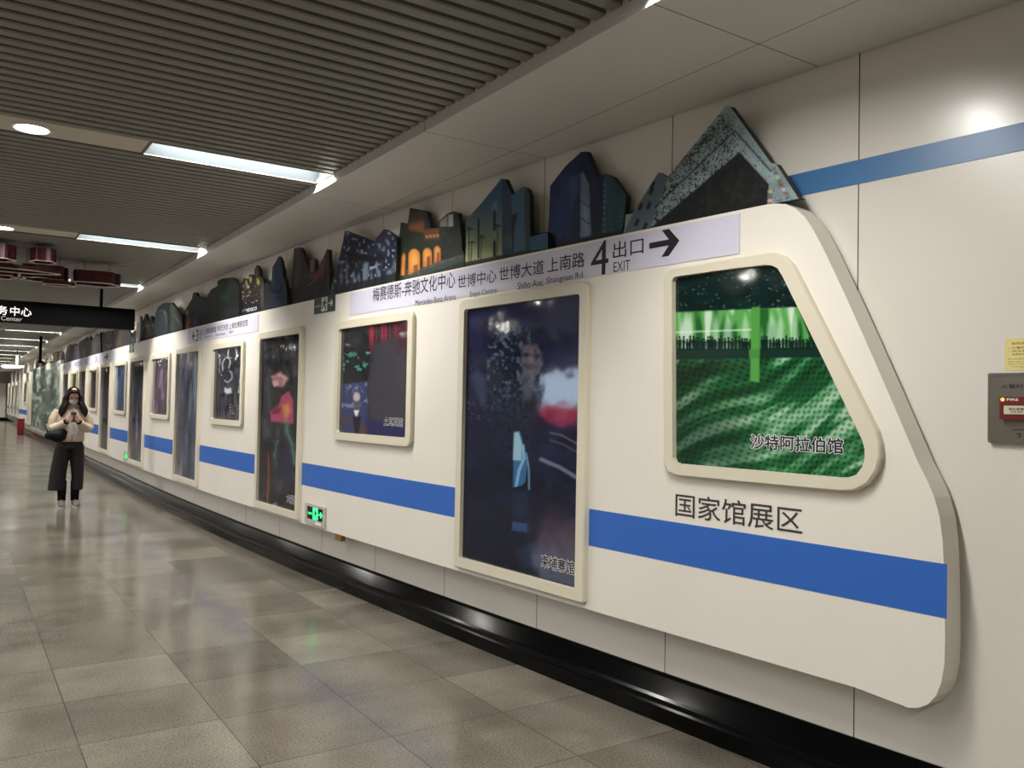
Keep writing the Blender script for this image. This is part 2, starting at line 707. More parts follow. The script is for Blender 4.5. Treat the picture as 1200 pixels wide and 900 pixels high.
# soffits along both walls
XS = 2.10
mb = MB()
mb.box(XS, 2.68, -6, Y_END, SOFFIT, SOFFIT + 0.02)
mb.box(XS, XS + 0.02, -6, Y_END, SOFFIT + 0.02, CEIL + 0.12)
us = np.concatenate([np.arange(-6, 16, 0.5), [16, STEP_Y]])
for a, b in zip(us[:-1], us[1:]):
    xa, xb = float(xf(a)) + WALL - 0.007, float(xf(b)) + WALL - 0.007
    mb.hexa([(2.68, a, SOFFIT), (xa, a, SOFFIT), (xb, b, SOFFIT), (2.68, b, SOFFIT),
             (2.68, a, SOFFIT + .02), (xa, a, SOFFIT + .02), (xb, b, SOFFIT + .02), (2.68, b, SOFFIT + .02)])
mb.box(2.68, 2.86, STEP_Y, Y_END, SOFFIT, SOFFIT + 0.02)
tag(mb.build('trim_1', M_SOFFIT), kind='structure')
mb = MB().box(LW, XL, -6, Y_END, SOFFIT, SOFFIT + 0.02).box(XL - 0.02, XL, -6, Y_END, SOFFIT + 0.02, CEIL + 0.12)
tag(mb.build('trim_2', M_SOFFIT), kind='structure')

# blue band along the wall, above the train panel
mb = MB().cbox(-6, 25.9, 2.445, 2.545, WALL - 0.003, WALL + 0.002, step=0.25)
tag(mb.build('trim_3', M_WBLUE), kind='structure')

# slatted ceiling with the cover plates between the lamps
mb = MB()
HALF = 0.145
y = -5.96
while y < Y_END:
    if not any(abs(y + 0.0325 - s) < HALF + 0.03 for s in STRIPS):
        # pressed channel: flat face with two folded lips
        y1 = y + 0.066
        P = [(y, CEIL + 0.03), (y, CEIL + 0.006), (y + 0.006, CEIL), (y1 - 0.006, CEIL), (y1, CEIL + 0.006), (y1, CEIL + 0.03)]
        V = [(XL, a, b) for a, b in P] + [(XS, a, b) for a, b in P]
        mb.add(V, [(i, i + 1, 7 + i, 6 + i) for i in range(5)], 0)
    y += 0.1
for s in STRIPS:
    for c in DOWNS:
        mb.box(c - 0.61, c + 0.61, s - HALF, s + HALF, CEIL + 0.002, CEIL + 0.02, 1)
mb.box(LW, 4.4, -6, Y_END, CEIL + 0.2, CEIL + 0.24, 2)
tag(mb.build('ceiling', [M_SLAT, M_COVER, M_DARK]), kind='structure')


# ------------------------------------------------------------------ lamps
def strip_light(label, x0, x1, yk):
    t = thing('strip_light', label, 'ceiling light', ((x0 + x1) / 2, yk, CEIL), 'fluorescent strips across the slatted ceiling')
    h = HALF - 0.005
    mb = MB()
    top = CEIL + 0.15
    prof = [(-h, CEIL), (-h * 0.82, CEIL + 0.07), (-h * 0.5, top), (h * 0.5, top), (h * 0.82, CEIL + 0.07), (h, CEIL)]
    V = [(x0, yk + a, b) for a, b in prof] + [(x1, yk + a, b) for a, b in prof]
    mb.add(V, [(i, i + 1, 7 + i, 6 + i) for i in range(5)] + [(0, 1, 2, 3, 4, 5), (11, 10, 9, 8, 7, 6)])
    mb.build('reflector', M_REFL, t, fix=False)
    mb = MB()
    for s in (-1, 1):
        mb.box(x0, x1, yk + s * h, yk + s * (h + 0.005), CEIL - 0.004, CEIL + 0.02)
        xx = x0 if s < 0 else x1
        mb.box(xx - 0.006, xx + 0.006, yk - h, yk + h, CEIL - 0.004, CEIL + 0.02)
    mb.build('rim', M_SLAT, t)
    for s in (-1, 1):
        MB().tube([(x0 + 0.03, yk + s * 0.03, CEIL + 0.128), (x1 - 0.03, yk + s * 0.03, CEIL + 0.128)], 0.013, 8).build('tube', M_TUBE, t, True)
    L = bpy.data.lights.new('strip_lamp', 'AREA')
    L.shape = 'RECTANGLE'
    L.size = abs(x1 - x0) - 0.06
    L.size_y = 0.11
    L.energy = STRIP_W
    L.color = (1.0, 0.975, 0.93)
    lo = bpy.data.objects.new('strip_lamp', L)
    COL.objects.link(lo)
    lo.parent = t
    lo.location = (0, 0, 0.108)
    return t


def downlight(label, x, yk):
    t = thing('downlight', label, 'ceiling light', (x, yk, CEIL), 'round downlights in the cover plates')
    n = 32
    mb = MB()
    V, Fs = [], []
    R = [(0.105, CEIL + 0.002), (0.105, CEIL - 0.008), (0.092, CEIL - 0.012), (0.086, CEIL - 0.004)]
    for r, z in R:
        V += [(x + r * math.cos(2 * math.pi * k / n), yk + r * math.sin(2 * math.pi * k / n), z) for k in range(n)]
    for i in range(3):
        Fs += [(i * n + k, i * n + (k + 1) % n, (i + 1) * n + (k + 1) % n, (i + 1) * n + k) for k in range(n)]
    mb.add(V, Fs).build('ring', M_WHITE, t, True)
    V = [(x + 0.087 * math.cos(2 * math.pi * k / n), yk + 0.087 * math.sin(2 * math.pi * k / n), CEIL - 0.005) for k in range(n)]
    V += [(x + 0.05 * math.cos(2 * math.pi * k / n), yk + 0.05 * math.sin(2 * math.pi * k / n), CEIL - 0.011) for k in range(n)]
    V.append((x, yk, CEIL - 0.013))
    Fs = [(k, (k + 1) % n, n + (k + 1) % n, n + k) for k in range(n)] + [(n + k, n + (k + 1) % n, 2 * n) for k in range(n)]
    MB().add(V, Fs).build('lens', M_LENS, t, True)
    L = bpy.data.lights.new('downlight_lamp', 'AREA')
    L.shape = 'DISK'
    L.size = 0.16
    L.energy = DOWN_W
    L.color = (1.0, 0.96, 0.88)
    lo = bpy.data.objects.new('downlight_lamp', L)
    COL.objects.link(lo)
    lo.parent = t
    lo.location = (0, 0, -0.016)
    return t


ORD = ['nearest', 'second', 'third', 'fourth', 'fifth', 'sixth', 'seventh', 'eighth', 'ninth', 'tenth', 'eleventh', 'twelfth',
       'thirteenth', 'fourteenth', 'fifteenth', 'sixteenth', 'seventeenth', 'eighteenth', 'nineteenth', 'twentieth']
proto_s = proto_d = None
BAY_N = ['beside the soffit', 'in the second lamp bay', 'in the third lamp bay', 'in the lamp bay by the opposite wall']
DOWN_N = ['beside the first strip row', 'between the second and third strip rows', 'between the third and fourth strip rows']
for k, s in enumerate(STRIPS[1:] + STRIPS[:1]):
    if s > 2.5:
        far = ORD[int(round((s - 5.55) / 3.45))] + ' along the passage'
    else:
        far = 'above the viewer' if s > 0 else ('added behind the viewer' if s > -3 else 'at the back of the hall')
    for i, (x0, x1) in enumerate(BAYS):
        if i > 1 and s > 42:
            continue
        lab = 'white fluorescent strip %s, %s' % (BAY_N[i], far)
        if proto_s is None:
            proto_s = q = strip_light(lab, x0, x1, s)
            L0 = [ch for ch in q.children if ch.type == 'LIGHT'][0].data
            DIM = [L0.copy() for _ in range(3)]
            for d_, w_ in zip(DIM, (0.5, 0.3, 0.25)):
                d_.energy = STRIP_W * w_
        else:
            q = copy_tree(proto_s, ((x0 + x1) / 2, s, CEIL))
            dim = i if s > 0 else 1
            if dim:
                for ch in q.children:
                    if ch.type == 'LIGHT':
                        ch.data = DIM[dim - 1]
        q['label'] = lab
    for i, x in enumerate(DOWNS):
        if i > 0 and s > 42:
            continue
        lab = 'round downlight %s, %s' % (DOWN_N[i], far)
        if proto_d is None:
            proto_d = q = downlight(lab, x, s)
        else:
            q = copy_tree(proto_d, (x, s, CEIL))
        q['label'] = lab

# ------------------------------------------------------------------ the painted train panel
PT, PB = 2.40, 0.43
TRAIN_END = 25.95
nose_px = [(908, 238.5), (920, 239), (932, 244), (943, 254), (953, 269), (965, 292), (978, 319), (992, 349), (1013, 396), (1034, 444), (1056, 495),
           (1076, 542), (1087, 564), (1095, 583), (1101, 605), (1104.5, 632), (1106, 659), (1107, 700), (1107.5, 750), (1106.5, 780),
           (1103, 800), (1097, 815), (1088, 825), (1077, 829.5), (1065, 829.5)]
nose = [hit(a, b, PANEL) for a, b in nose_px]
tops = [(u, PT) for u in list(np.arange(25.75, 2.6, -0.25)) + [2.55, 2.42]]
bots = [(u, PB) for u in list(np.arange(2.0, 25.8, 0.25))]
outline = [(TRAIN_END, PB), (TRAIN_END, PT)] + tops + nose + bots
train = thing('train_panel', 'long white train-shaped wall panel with blue stripe and slanted nose', 'wall panel', (*cp(13, PB, PANEL),))
MB().prism(outline, PANEL, 0.125).build('board', M_PANEL, train)


def stripe(parent, u0, u1, off=PANEL, z0=0.768, z1=0.962):
    MB().cbox(u0, u1, z0, z1, off - 0.0012, off + 0.001, step=0.3).build('blue_stripe', M_BLUE, parent)


doors = [(4.73, 3.505), (8.38, 7.25), (11.66, 10.45), (14.94, 13.68), (18.25, 17.02), (21.62, 20.43), (24.95, 23.75)]
wins = [(6.56, 5.31), (9.97, 8.83), (13.21, 11.99), (16.55, 15.34), (19.95, 18.72), (23.25, 22.1)]
edges_ = [1.655] + [v for d in doors for v in (d[1] - 0.004, d[0] + 0.004)] + [TRAIN_END - 0.02]
for a, b in zip(edges_[0::2], edges_[1::2]):
    stripe(train, a, b)
uL, zT = hit(792, 577.5, PANEL)
_, zB = hit(792, 604.5, PANEL)
uR, _ = hit(940.5, 612, PANEL)
lettering('lettering', '国家馆展区', uL, uR, zB, zT, PANEL - 0.0012, M_INKG, train, 0.004)
b_ = MB().cbox(6.45, 6.56, PB - 0.055, PB - 0.0, PANEL + 0.012, PANEL + 0.05)
tag(b_.build('hinge', M_BRASS, train), 'small brass hinge under the lower edge')


# ------------------------------------------------------------------ framed posters
def framed(name, label, u0, u1, z0, z1, paint, step, film=M_PRINT, rt=0.05, rb=0.05, b=0.065, off=PANEL, group=None, prot=0.032):
    t = thing(name, label, 'poster', cp((u0 + u1) / 2, z0, off - prot), group)
    lo, hi = min(u0, u1), max(u0, u1)
    outer = rrect(lo, hi, z0, z1, rt, rb, side=8)
    inner = rrect(lo + b, hi - b, z0 + b, z1 - b, max(rt - b * 0.55, 0.02), max(rb - b * 0.55, 0.012), side=8)
    mid_o = rrect(lo + 0.006, hi - 0.006, z0 + 0.006, z1 - 0.006, max(rt - 0.004, 0.01), max(rb - 0.004, 0.008), side=8)
    mb = MB()
    n = len(outer)
    f_, bk = off - prot, off - 0.0006
    loops = [(outer, bk), (outer, f_ + 0.006), (mid_o, f_), (inner, f_), (inner, bk)]
    V = []
    for lp, tt in loops:
        V += [cp(u, z, tt) for u, z in lp]
    Fs = []
    for i in range(len(loops) - 1):
        Fs += [(i * n + k, i * n + (k + 1) % n, (i + 1) * n + (k + 1) % n, (i + 1) * n + k) for k in range(n)]
    mb.add(V, Fs).build('frame', M_CREAM, t)
    m_ = b - 0.012
    print_mesh('printed_picture', [(hi - m_, z0 + m_), (hi - m_, z1 - m_), (lo + m_, z1 - m_), (lo + m_, z0 + m_)], off - 0.006, paint, step, film, t)
    return t


# --- the slanted window at the nose
def paint_green(x, y):
    p = Paint(x, y, (18, 62, 44))
    X, Y = (x - 770) * 2.9036, (y - 280) * 2.9036     # in units of a 813 x 900 drawing
    p.x, p.y = X, Y
    p.noise(0.02, 0.02, 0.25, 3)
    # dark hall above
    p.poly([(40, 60), (520, 60), (520, 250), (40, 250)], (17, 38, 36), 1, 10)
    p.noise(0.03, 0.06, 0.35, 8)
    for k in range(60):
        rx, ry = random.uniform(80, 440), random.uniform(100, 235)
        p.ell(rx, ry, random.uniform(2, 5), 2.0, (120, 160, 140), 0.6, 0.8)
    # lit screen behind the visitors
    scr = [(62, 250), (330, 238), (480, 232), (545, 405), (62, 405)]
    p.poly(scr, (92, 168, 84), 1, 4)
    msk = p.inside(scr, 4)
    col = fbm(X * 0.035, Y * 0.006, 21, 2)
    p.mix(msk * np.clip((col - 0.55) * 6, 0, 1), (206, 228, 206))
    p.mix(msk * np.clip((0.42 - col) * 6, 0, 1), (36, 100, 46))
    for bx, w in ((100, 22), (200, 14), (240, 18), (300, 16), (390, 22), (420, 16), (470, 12)):
        p.poly([(bx - w, 375), (bx - w * .6, 290), (bx, 252), (bx + w * .7, 290), (bx + w, 375)], (196, 224, 198), 0.65, 12)
    p.line([(62, 318), (340, 308)], 5, (224, 245, 224), 0.8, 4)
    # walkway and its people
    p.poly([(58, 372), (300, 374), (545, 366), (560, 404), (350, 408), (58, 412)], (20, 48, 42), 1, 3)
    p.line([(66, 352), (540, 345)], 2, (24, 60, 44), 0.9, 2)
    rr = random.Random(5)
    xx = 66
    while xx < 535:
        h = rr.uniform(36, 50)
        if not 318 < xx < 352:
            p.poly([(xx - 4, 378), (xx - 5, 378 - h * .7), (xx - 2, 378 - h * .82), (xx + 3, 378 - h * .82), (xx + 6, 378 - h * .65), (xx + 4, 378)], (16, 40, 34), 1, 3)
            p.ell(xx, 378 - h * .93, 3.6, 4.6, (16, 40, 34), 1, 0.4)
        xx += rr.uniform(7.5, 13)
    # pierced carpet floor
    fl = [(40, 412), (560, 402), (720, 700), (720, 830), (40, 780)]
    msk = p.inside(fl, 4)
    ang = np.arctan2(Y - 330, X + 60)
    a_ = X * 0.50 + Y * 0.92 + 26 * np.sin(X * 0.012)
    r_ = X * 0.88 - Y * 0.60
    ridge = fbm(a_ * 0.028 + 3, r_ * 0.004, 31, 3)
    g0 = np.array((34, 104, 56.0))
    base = g0[None, :] * (0.2 + 1.75 * ridge)[:, None]
    lightn = np.clip((ridge - 0.47) * 4.2, 0, 1)
    base = base * (1 - lightn[:, None]) + np.array((168, 206, 172.0)) * lightn[:, None]
    dots = (np.sin(a_ * 0.23) * np.sin(r_ * 0.20))
    base = base * (1 - 0.34 * np.clip(dots * 1.8, 0, 1))[:, None]
    base = base * (0.72 + 0.28 * np.clip((X - 40) / 350, 0, 1))[:, None]
    p.c = p.c * (1 - msk[:, None]) + base * msk[:, None]
    p.poly([(40, 560), (260, 620), (330, 720), (300, 800), (40, 780)], (16, 52, 36), 0.45, 90)
    p.poly([(300, 500), (560, 470), (580, 500), (420, 560)], (22, 78, 44), 0.55, 40)
    # column of light
    p.poly([(322, 232), (350, 232), (348, 488), (316, 484)], (84, 158, 72), 1, 5)
    p.poly([(312, 376), (350, 374), (349, 405), (314, 408)], (70, 140, 64), 1, 3)
    return p


def Q(lst, sx, ox, oy):
    return [(ox + a / sx, oy + b / sx) for a, b in lst]


t_out = Q([(20, 165), (24, 130), (36, 110), (56, 101), (200, 75), (370, 45), (400, 46), (430, 60), (455, 85), (490, 150), (620, 408), (745, 655), (757, 700),
           (758, 745), (745, 792), (715, 836), (670, 858), (620, 859), (350, 834), (62, 806), (34, 792), (20, 765), (19, 450)], 2.9036, 770, 280)
t_in = Q([(50, 165), (50, 145), (54, 134), (64, 128), (200, 108), (365, 88), (390, 90), (410, 100), (428, 130), (460, 195), (580, 440), (698, 685), (706, 715),
          (706, 745), (698, 775), (678, 802), (650, 812), (615, 812), (350, 789), (72, 765), (58, 760), (52, 745), (51, 450)], 2.9036, 770, 280)
OFR = PANEL - 0.032
g = thing('framed_poster', 'slanted window-shaped poster of a green lit hall on the train nose', 'poster', cp(2.5, 1.2, OFR))
mb = MB()
o_ = [hit(a, b, OFR) for a, b in t_out]
i_ = [hit(a, b, OFR) for a, b in t_in]
cx_, cz_ = np.mean([p[0] for p in o_]), np.mean([p[1] for p in o_])
mid = [(u + (cx_ - u) * 0.012, z + (cz_ - z) * 0.012) for u, z in o_]
n = len(o_)
V = []
for lp, tt in ((o_, PANEL - 0.0006), (o_, OFR + 0.006), (mid, OFR), (i_, OFR), (i_, PANEL - 0.0006)):
    V += [cp(u, z, tt) for u, z in lp]
Fs = []
for i in range(4):
    Fs += [(i * n + k, i * n + (k + 1) % n, (i + 1) * n + (k + 1) % n, (i + 1) * n + k) for k in range(n)]
mb.add(V, Fs).build('frame', M_CREAM, g)
grow = [(u + (u - cx_) * 0.02, z + (z - cz_) * 0.02) for u, z in i_]
print_mesh('printed_picture', grow, PANEL - 0.006, paint_green, 1.25, M_PRINT, g)
outlined('lettering', '沙特阿拉伯馆', 880, 988, 509, 525.5, PANEL - 0.007, g)


# --- tall poster beside the nose: carved stone face in a dark temple
def paint_temple(x, y):
    p = Paint(x, y, (24, 30, 50))
    X, Y = (x - 545) * 4.86, (y - 345) * 4.86
    p.x, p.y = X, Y
    v = np.clip((Y - 100) / 1500, 0, 1)
    p.c = np.array((34, 36, 74.0)) * (1 - v[:, None]) + np.array((17, 24, 38.0)) * v[:, None]
    p.noise(0.012, 0.012, 0.35, 4)
    # stone towers
    tw = [(120, 560), (130, 300), (165, 210), (260, 180), (380, 190), (440, 300), (450, 560), (420, 640), (350, 900), (130, 900)]
    p.poly(tw, (26, 36, 58), 1, 20)
    m_ = p.inside(tw, 20)
    cr = fbm(X * 0.06, Y * 0.05, 12, 3)
    p.mix(m_ * np.clip((cr - 0.56) * 6, 0, 1) * np.clip((700 - Y) / 260, 0, 1), (92, 112, 136))
    p.mix(m_ * np.clip((0.40 - cr) * 6, 0, 1), (12, 18, 34))
    for yy in range(220, 560, 42):
        p.line([(140, yy + 8), (440, yy - 6)], 4, (12, 16, 30), 0.5, 4)
    # stone face
    p.poly([(325, 300), (350, 285), (410, 285), (435, 330), (440, 400), (425, 450), (380, 480), (335, 455), (318, 380)], (112, 104, 116), 0.9, 18)
    p.ell(345, 345, 17, 13, (44, 42, 58), 0.8, 0.9)
    p.ell(412, 350, 16, 13, (48, 44, 58), 0.8, 0.9)
    p.poly([(366, 320), (388, 320), (398, 385), (362, 385)], (140, 130, 136), 0.6, 14)
    p.poly([(335, 400), (425, 398), (415, 425), (345, 428)], (66, 58, 70), 0.6, 14)
    p.blotch(0.05, 0.05, 0.55, (56, 54, 70), 0.5, 17, p.inside([(325, 300), (435, 300), (440, 450), (335, 460)], 8))
    p.poly([(310, 440), (400, 450), (410, 560), (430, 640), (330, 600)], (84, 88, 100), 0.7, 30)
    p.poly([(395, 560), (455, 660), (330, 660)], (16, 20, 34), 0.9, 30)
    # side courts
    p.poly([(30, 470), (70, 430), (120, 480), (120, 640), (90, 640)], (70, 80, 112), 0.55, 26)
    p.blotch(0.09, 0.09, 0.62, (104, 96, 168), 0.5, 9, np.clip((Y - 560) / 60, 0, 1) * np.clip((760 - Y) / 90, 0, 1) * (X < 170))
    # gap of sky with roots
    Z = lambda L: [(a * 4.86 / 4.5, 155 * 4.86 + b * 4.86 / 4.5) for a, b in L]
    p.poly(Z([(258, 30), (288, 26), (318, 120), (330, 190), (318, 290), (300, 310), (252, 320)]), (52, 104, 152), 1, 6)
    p.poly(Z([(258, 30), (284, 26), (300, 90), (298, 180), (252, 176)]), (150, 190, 206), 1, 8)
    p.line(Z([(305, 100), (310, 170), (285, 230), (270, 310)]), 16, (140, 186, 214), 0.9, 5)
    p.line(Z([(322, 140), (336, 220), (338, 330)]), 10, (120, 168, 198), 0.8, 5)
    p.poly(Z([(250, 335), (336, 335), (332, 480), (262, 490)]), (30, 52, 76), 0.6, 30)
    p.poly(Z([(250, 500), (330, 512), (326, 556), (246, 548)]), (52, 82, 128), 0.9, 8)
    p.poly(Z([(262, 640), (360, 612), (440, 650), (470, 760), (300, 740)]), (44, 60, 90), 0.55, 40)
    # fallen branches
    p.line(Z([(400, 172), (500, 215), (600, 275)]), 22, (118, 130, 150), 0.85, 8)
    p.line(Z([(450, 32), (510, 45), (600, 95)]), 9, (120, 116, 128), 0.8, 6)
    p.line(Z([(450, 70), (520, 95), (600, 140)]), 8, (104, 104, 120), 0.7, 6)
    return p


g = framed('framed_poster', 'tall dark blue temple poster with stone face, first door-shaped one from the nose', *doors[0], 0.462, 2.18, paint_temple, 1.3, rt=0.055, rb=0.012, group='tall door posters')
outlined('lettering', '柬埔寨馆', 634.5, 673.5, 649.5, 664, PANEL - 0.007, g)


# --- square poster: red drapes, dark wall
def paint_drapes(x, y):
    p = Paint(x, y, (40, 40, 46))
    X, Y = (x - 390) * 5, (y - 350) * 5
    p.x, p.y = X, Y
    p.noise(0.01, 0.01, 0.3, 2)
    m_ = np.clip((350 - Y) / 120, 0, 1) * np.clip((X - 150) / 40, 0, 1)
    st = vnoise(X * 0.09, Y * 0.004, 6)
    p.mix(m_ * np.clip((st - 0.35) * 3, 0, 1), (148, 44, 60))
    p.poly([(240, 270), (440, 180), (440, 800), (240, 790), (205, 640), (205, 480)], (64, 62, 72), 0.9, 40)
    p.poly([(360, 110), (440, 100), (440, 260), (380, 320)], (74, 34, 44), 0.7, 40)
    p.poly([(438, 170), (450, 168), (450, 330), (436, 330)], (206, 96, 70), 0.9, 8)
    p.poly([(55, 500), (200, 480), (205, 800), (50, 785)], (58, 66, 110), 0.9, 20)
    p.blotch(0.05, 0.04, 0.58, (150, 150, 170), 0.7, 4, p.inside([(55, 500), (200, 480), (205, 640), (50, 640)], 8))
    p.blotch(0.07, 0.05, 0.5, (96, 60, 44), 0.8, 14, p.inside([(55, 690), (215, 700), (220, 800), (50, 790)], 8))
    p.ell(140, 575, 20, 28, (206, 196, 190), 0.9, 0.5)
    p.poly([(118, 600), (160, 600), (160, 650), (125, 650)], (96, 90, 100), 0.8, 8)
    p.poly([(122, 655), (156, 652), (138, 700)], (232, 226, 222), 1, 4)
    p.poly([(118, 690), (165, 690), (150, 790), (130, 790)], (26, 26, 38), 0.9, 8)
    p.poly([(50, 400), (210, 380), (205, 480), (55, 500)], (20, 24, 30), 0.8, 20)
    p.blotch(0.06, 0.06, 0.6, (84, 190, 150), 0.7, 24, p.inside([(60, 320), (220, 300), (220, 420), (60, 430)], 10))
    p.poly([(190, 700), (440, 760), (440, 815), (200, 800)], (34, 34, 92), 0.7, 30)
    return p


g = framed('framed_poster', 'square poster with red drapes over dark grey wall, first small window from nose', *wins[0], 1.195, 2.165, paint_drapes, 1.2, rt=0.06, rb=0.06, group='small window posters')
outlined('lettering', '土耳其馆', 450, 472, 489, 498.5, PANEL - 0.007, g)


# --- tall poster: performer in pink with a green glow
def paint_dancer(x, y):
    p = Paint(x, y, (30, 30, 36))
    X, Y = (x - 300) * 3.913, (y - 380) * 3.913
    p.x, p.y = X, Y
    p.noise(0.02, 0.015, 0.5, 7)
    p.blotch(0.05, 0.02, 0.58, (70, 74, 92), 0.6, 3)
    p.poly([(150, 80), (215, 60), (215, 240), (160, 230)], (92, 92, 98), 0.6, 26)
    p.poly([(70, 240), (110, 215), (150, 250), (125, 290), (80, 285)], (186, 128, 128), 0.9, 14)
    p.blotch(0.08, 0.08, 0.5, (220, 190, 190), 0.7, 3, p.inside([(70, 240), (110, 215), (150, 250), (125, 290), (80, 285)], 8))
    p.poly([(115, 330), (150, 305), (172, 350), (172, 455), (68, 445), (66, 395), (105, 370)], (172, 66, 100), 1, 10)
    p.poly([(120, 375), (150, 360), (160, 400), (135, 440)], (222, 160, 84), 0.8, 20)
    p.poly([(70, 385), (118, 380), (108, 410), (75, 412)], (112, 24, 48), 0.9, 10)
    p.line([(140, 455), (145, 500), (165, 550), (175, 640)], 22, (90, 140, 122), 0.7, 20)
    p.line([(100, 535), (86, 590), (92, 660)], 10, (78, 150, 130), 0.7, 10)
    p.poly([(95, 560), (130, 530), (165, 600), (160, 740), (90, 720)], (34, 34, 64), 0.8, 24)
    p.line([(56, 590), (58, 700), (50, 850)], 9, (150, 62, 48), 0.85, 6)
    p.line([(178, 770), (178, 860)], 6, (150, 84, 60), 0.7, 5)
    for a, b in ((80, 820), (92, 815), (74, 832), (100, 835)):
        p.line([(a, b), (a, b + 22)], 4, (214, 214, 218), 0.9, 3)
    return p


g = framed('framed_poster', 'tall poster with pink costume and green glow, second door-shaped one from the nose', *doors[1], 0.45, 2.18, paint_dancer, 1.2, rt=0.055, rb=0.012, group='tall door posters', film=M_WAVY)
outlined('lettering', '大阪馆', 336, 348.5, 579, 588.5, PANEL - 0.007, g, ink=M_BLACK)


# --- small poster: white light drawing on black
def paint_neon(x, y):
    p = Paint(x, y, (34, 35, 42))
    X, Y = (x - 250) * 9, (y - 398) * 9
    p.x, p.y = X, Y
    p.noise(0.02, 0.01, 0.5, 3)
    p.blotch(0.03, 0.012, 0.58, (80, 88, 116), 0.55, 5)
    W = (226, 230, 236)
    p.line([(100, 330), (95, 250), (120, 200), (160, 190), (180, 240), (165, 300)], 9, W, 0.9, 6)
    p.line([(150, 190), (160, 110), (200, 70), (240, 90), (248, 160), (235, 210)], 10, W, 0.9, 6)
    p.line([(50, 150), (70, 230), (60, 320), (90, 380)], 7, W, 0.7, 6)
    p.line([(120, 430), (150, 450), (190, 420), (200, 360), (170, 330)], 9, W, 0.85, 6)
    p.poly([(120, 500), (150, 520), (185, 505), (195, 560), (150, 575), (115, 550)], W, 0.85, 12)
    p.line([(265, 560), (280, 400), (300, 300), (290, 200)], 8, W, 0.75, 6)
    for k in range(4):
        p.line([(175, 690 + k * 28), (270, 700 + k * 28)], 5, (190, 192, 200), 0.6, 5)
        p.line([(185 + k * 24, 680), (185 + k * 24, 790)], 5, (180, 182, 190), 0.5, 5)
    p.poly([(40, 620), (130, 600), (120, 900), (40, 880)], (92, 92, 108), 0.6, 30)
    return p


framed('framed_poster', 'small black poster with white light-line drawing, second small window from nose', *wins[1], 1.225, 2.145, paint_neon, 1.1, film=M_WAVY, rt=0.055, rb=0.055, group='small window posters')


def streaky(cols, seed, base, top=None):
    def f(x, y):
        p = Paint(x, y, base)
        h = (y - y.min()) / (y.max() - y.min())
        w = (x - x.min()) / (x.max() - x.min() + 1e-6)
        for i, c in enumerate(cols):
            v = fbm(w * (3.5 + i) + h * 0.6, h * 1.5, seed + 7 * i, 3)
            p.mix(np.clip((v - 0.5) * 5, 0, 1) * 0.8, c)
        v = fbm(w * 5, h * 6, seed + 50, 3)
        p.c = p.c * (0.72 + 0.56 * v)[:, None]
        if top:
            p.mix(np.clip((0.28 - h) * 5, 0, 1) * 0.75, top)
        return p
    return f


specs_d = [('grey blue poster with a dark standing figure', streaky([(140, 152, 168), (40, 48, 74), (160, 134, 130)], 3, (82, 90, 104)), 1.1),
           ('dark grey poster with a pale lower half', streaky([(130, 130, 150), (60, 58, 66)], 13, (88, 88, 100), (34, 34, 38)), 1.0),
           ('narrow-looking poster of dark grey streaks', streaky([(108, 106, 122), (60, 58, 66)], 23, (78, 76, 84), (46, 44, 48)), 0.9),
           ('mauve grey poster beside the standing woman', streaky([(140, 120, 134), (70, 64, 74)], 33, (96, 86, 98), (80, 70, 44)), 0.8),
           ('dark blue poster beyond the standing woman', streaky([(70, 76, 110), (40, 40, 52)], 43, (52, 52, 66)), 0.8)]
for i, (lb, pf, st) in enumerate(specs_d):
    framed('framed_poster', 'tall %s, %s door-shaped one from the nose' % (lb, ORD[i + 2]), *doors[i + 2], 0.455, 2.16, pf, st, film=M_WAVY, rt=0.05, rb=0.012, group='tall door posters')
specs_w = [('mauve poster of pale vertical streaks', streaky([(176, 160, 178), (64, 54, 68)], 4, (104, 90, 106), (40, 36, 50)), 1.0),
           ('bright blue poster of vertical streaks', streaky([(150, 172, 198), (46, 58, 88)], 14, (84, 100, 128), (44, 60, 92)), 0.9),
           ('dark brown poster with a warm glint', streaky([(140, 116, 120), (46, 38, 42)], 24, (74, 60, 66), (58, 40, 26)), 0.8),
           ('dark yellowish poster above the woman', streaky([(120, 104, 72), (44, 38, 36)], 34, (66, 58, 52), (110, 88, 34)), 0.8)]
for i, (lb, pf, st) in enumerate(specs_w):
    framed('framed_poster', 'small %s, %s small window from nose' % (lb, ORD[i + 2]), *wins[i + 2], 1.22, 2.14, pf, st, film=M_WAVY, rt=0.055, rb=0.055, group='small window posters')


# ------------------------------------------------------------------ exit plates
def plate(name, label, u0, u1, z0, z1, cat='sign', off=PANEL):
    t = thing(name, label, cat, cp((u0 + u1) / 2, z0, off))
    MB().cbox(u0, u1, z0, z1, off - 0.004, off - 0.0006).build('plate', M_SIGN, t)
    return t


s1 = plate('exit_sign', 'long pale lilac exit 4 plate with black arrow along the panel top', 6.36, 2.56, 2.203, 2.385)
SO = PANEL - 0.0052


def wl(body, pxl, pxr, yt, yb, par, m=M_BLACK, ref=None, bold=0.004, off=SO, name='lettering'):
    """writing between two photo columns; heights from the left end unless ref gives the right"""
    uL, _ = hit(pxl, (yt + yb) / 2, off)
    uR, _ = hit(pxr, (yt + yb) / 2, off)
    xr = pxl if ref is None else ref
    zT, zB = hit(xr, yt, off)[1], hit(xr, yb, off)[1]
    return lettering(name, body, uL, uR, zB, zT, off, m, par, bold)


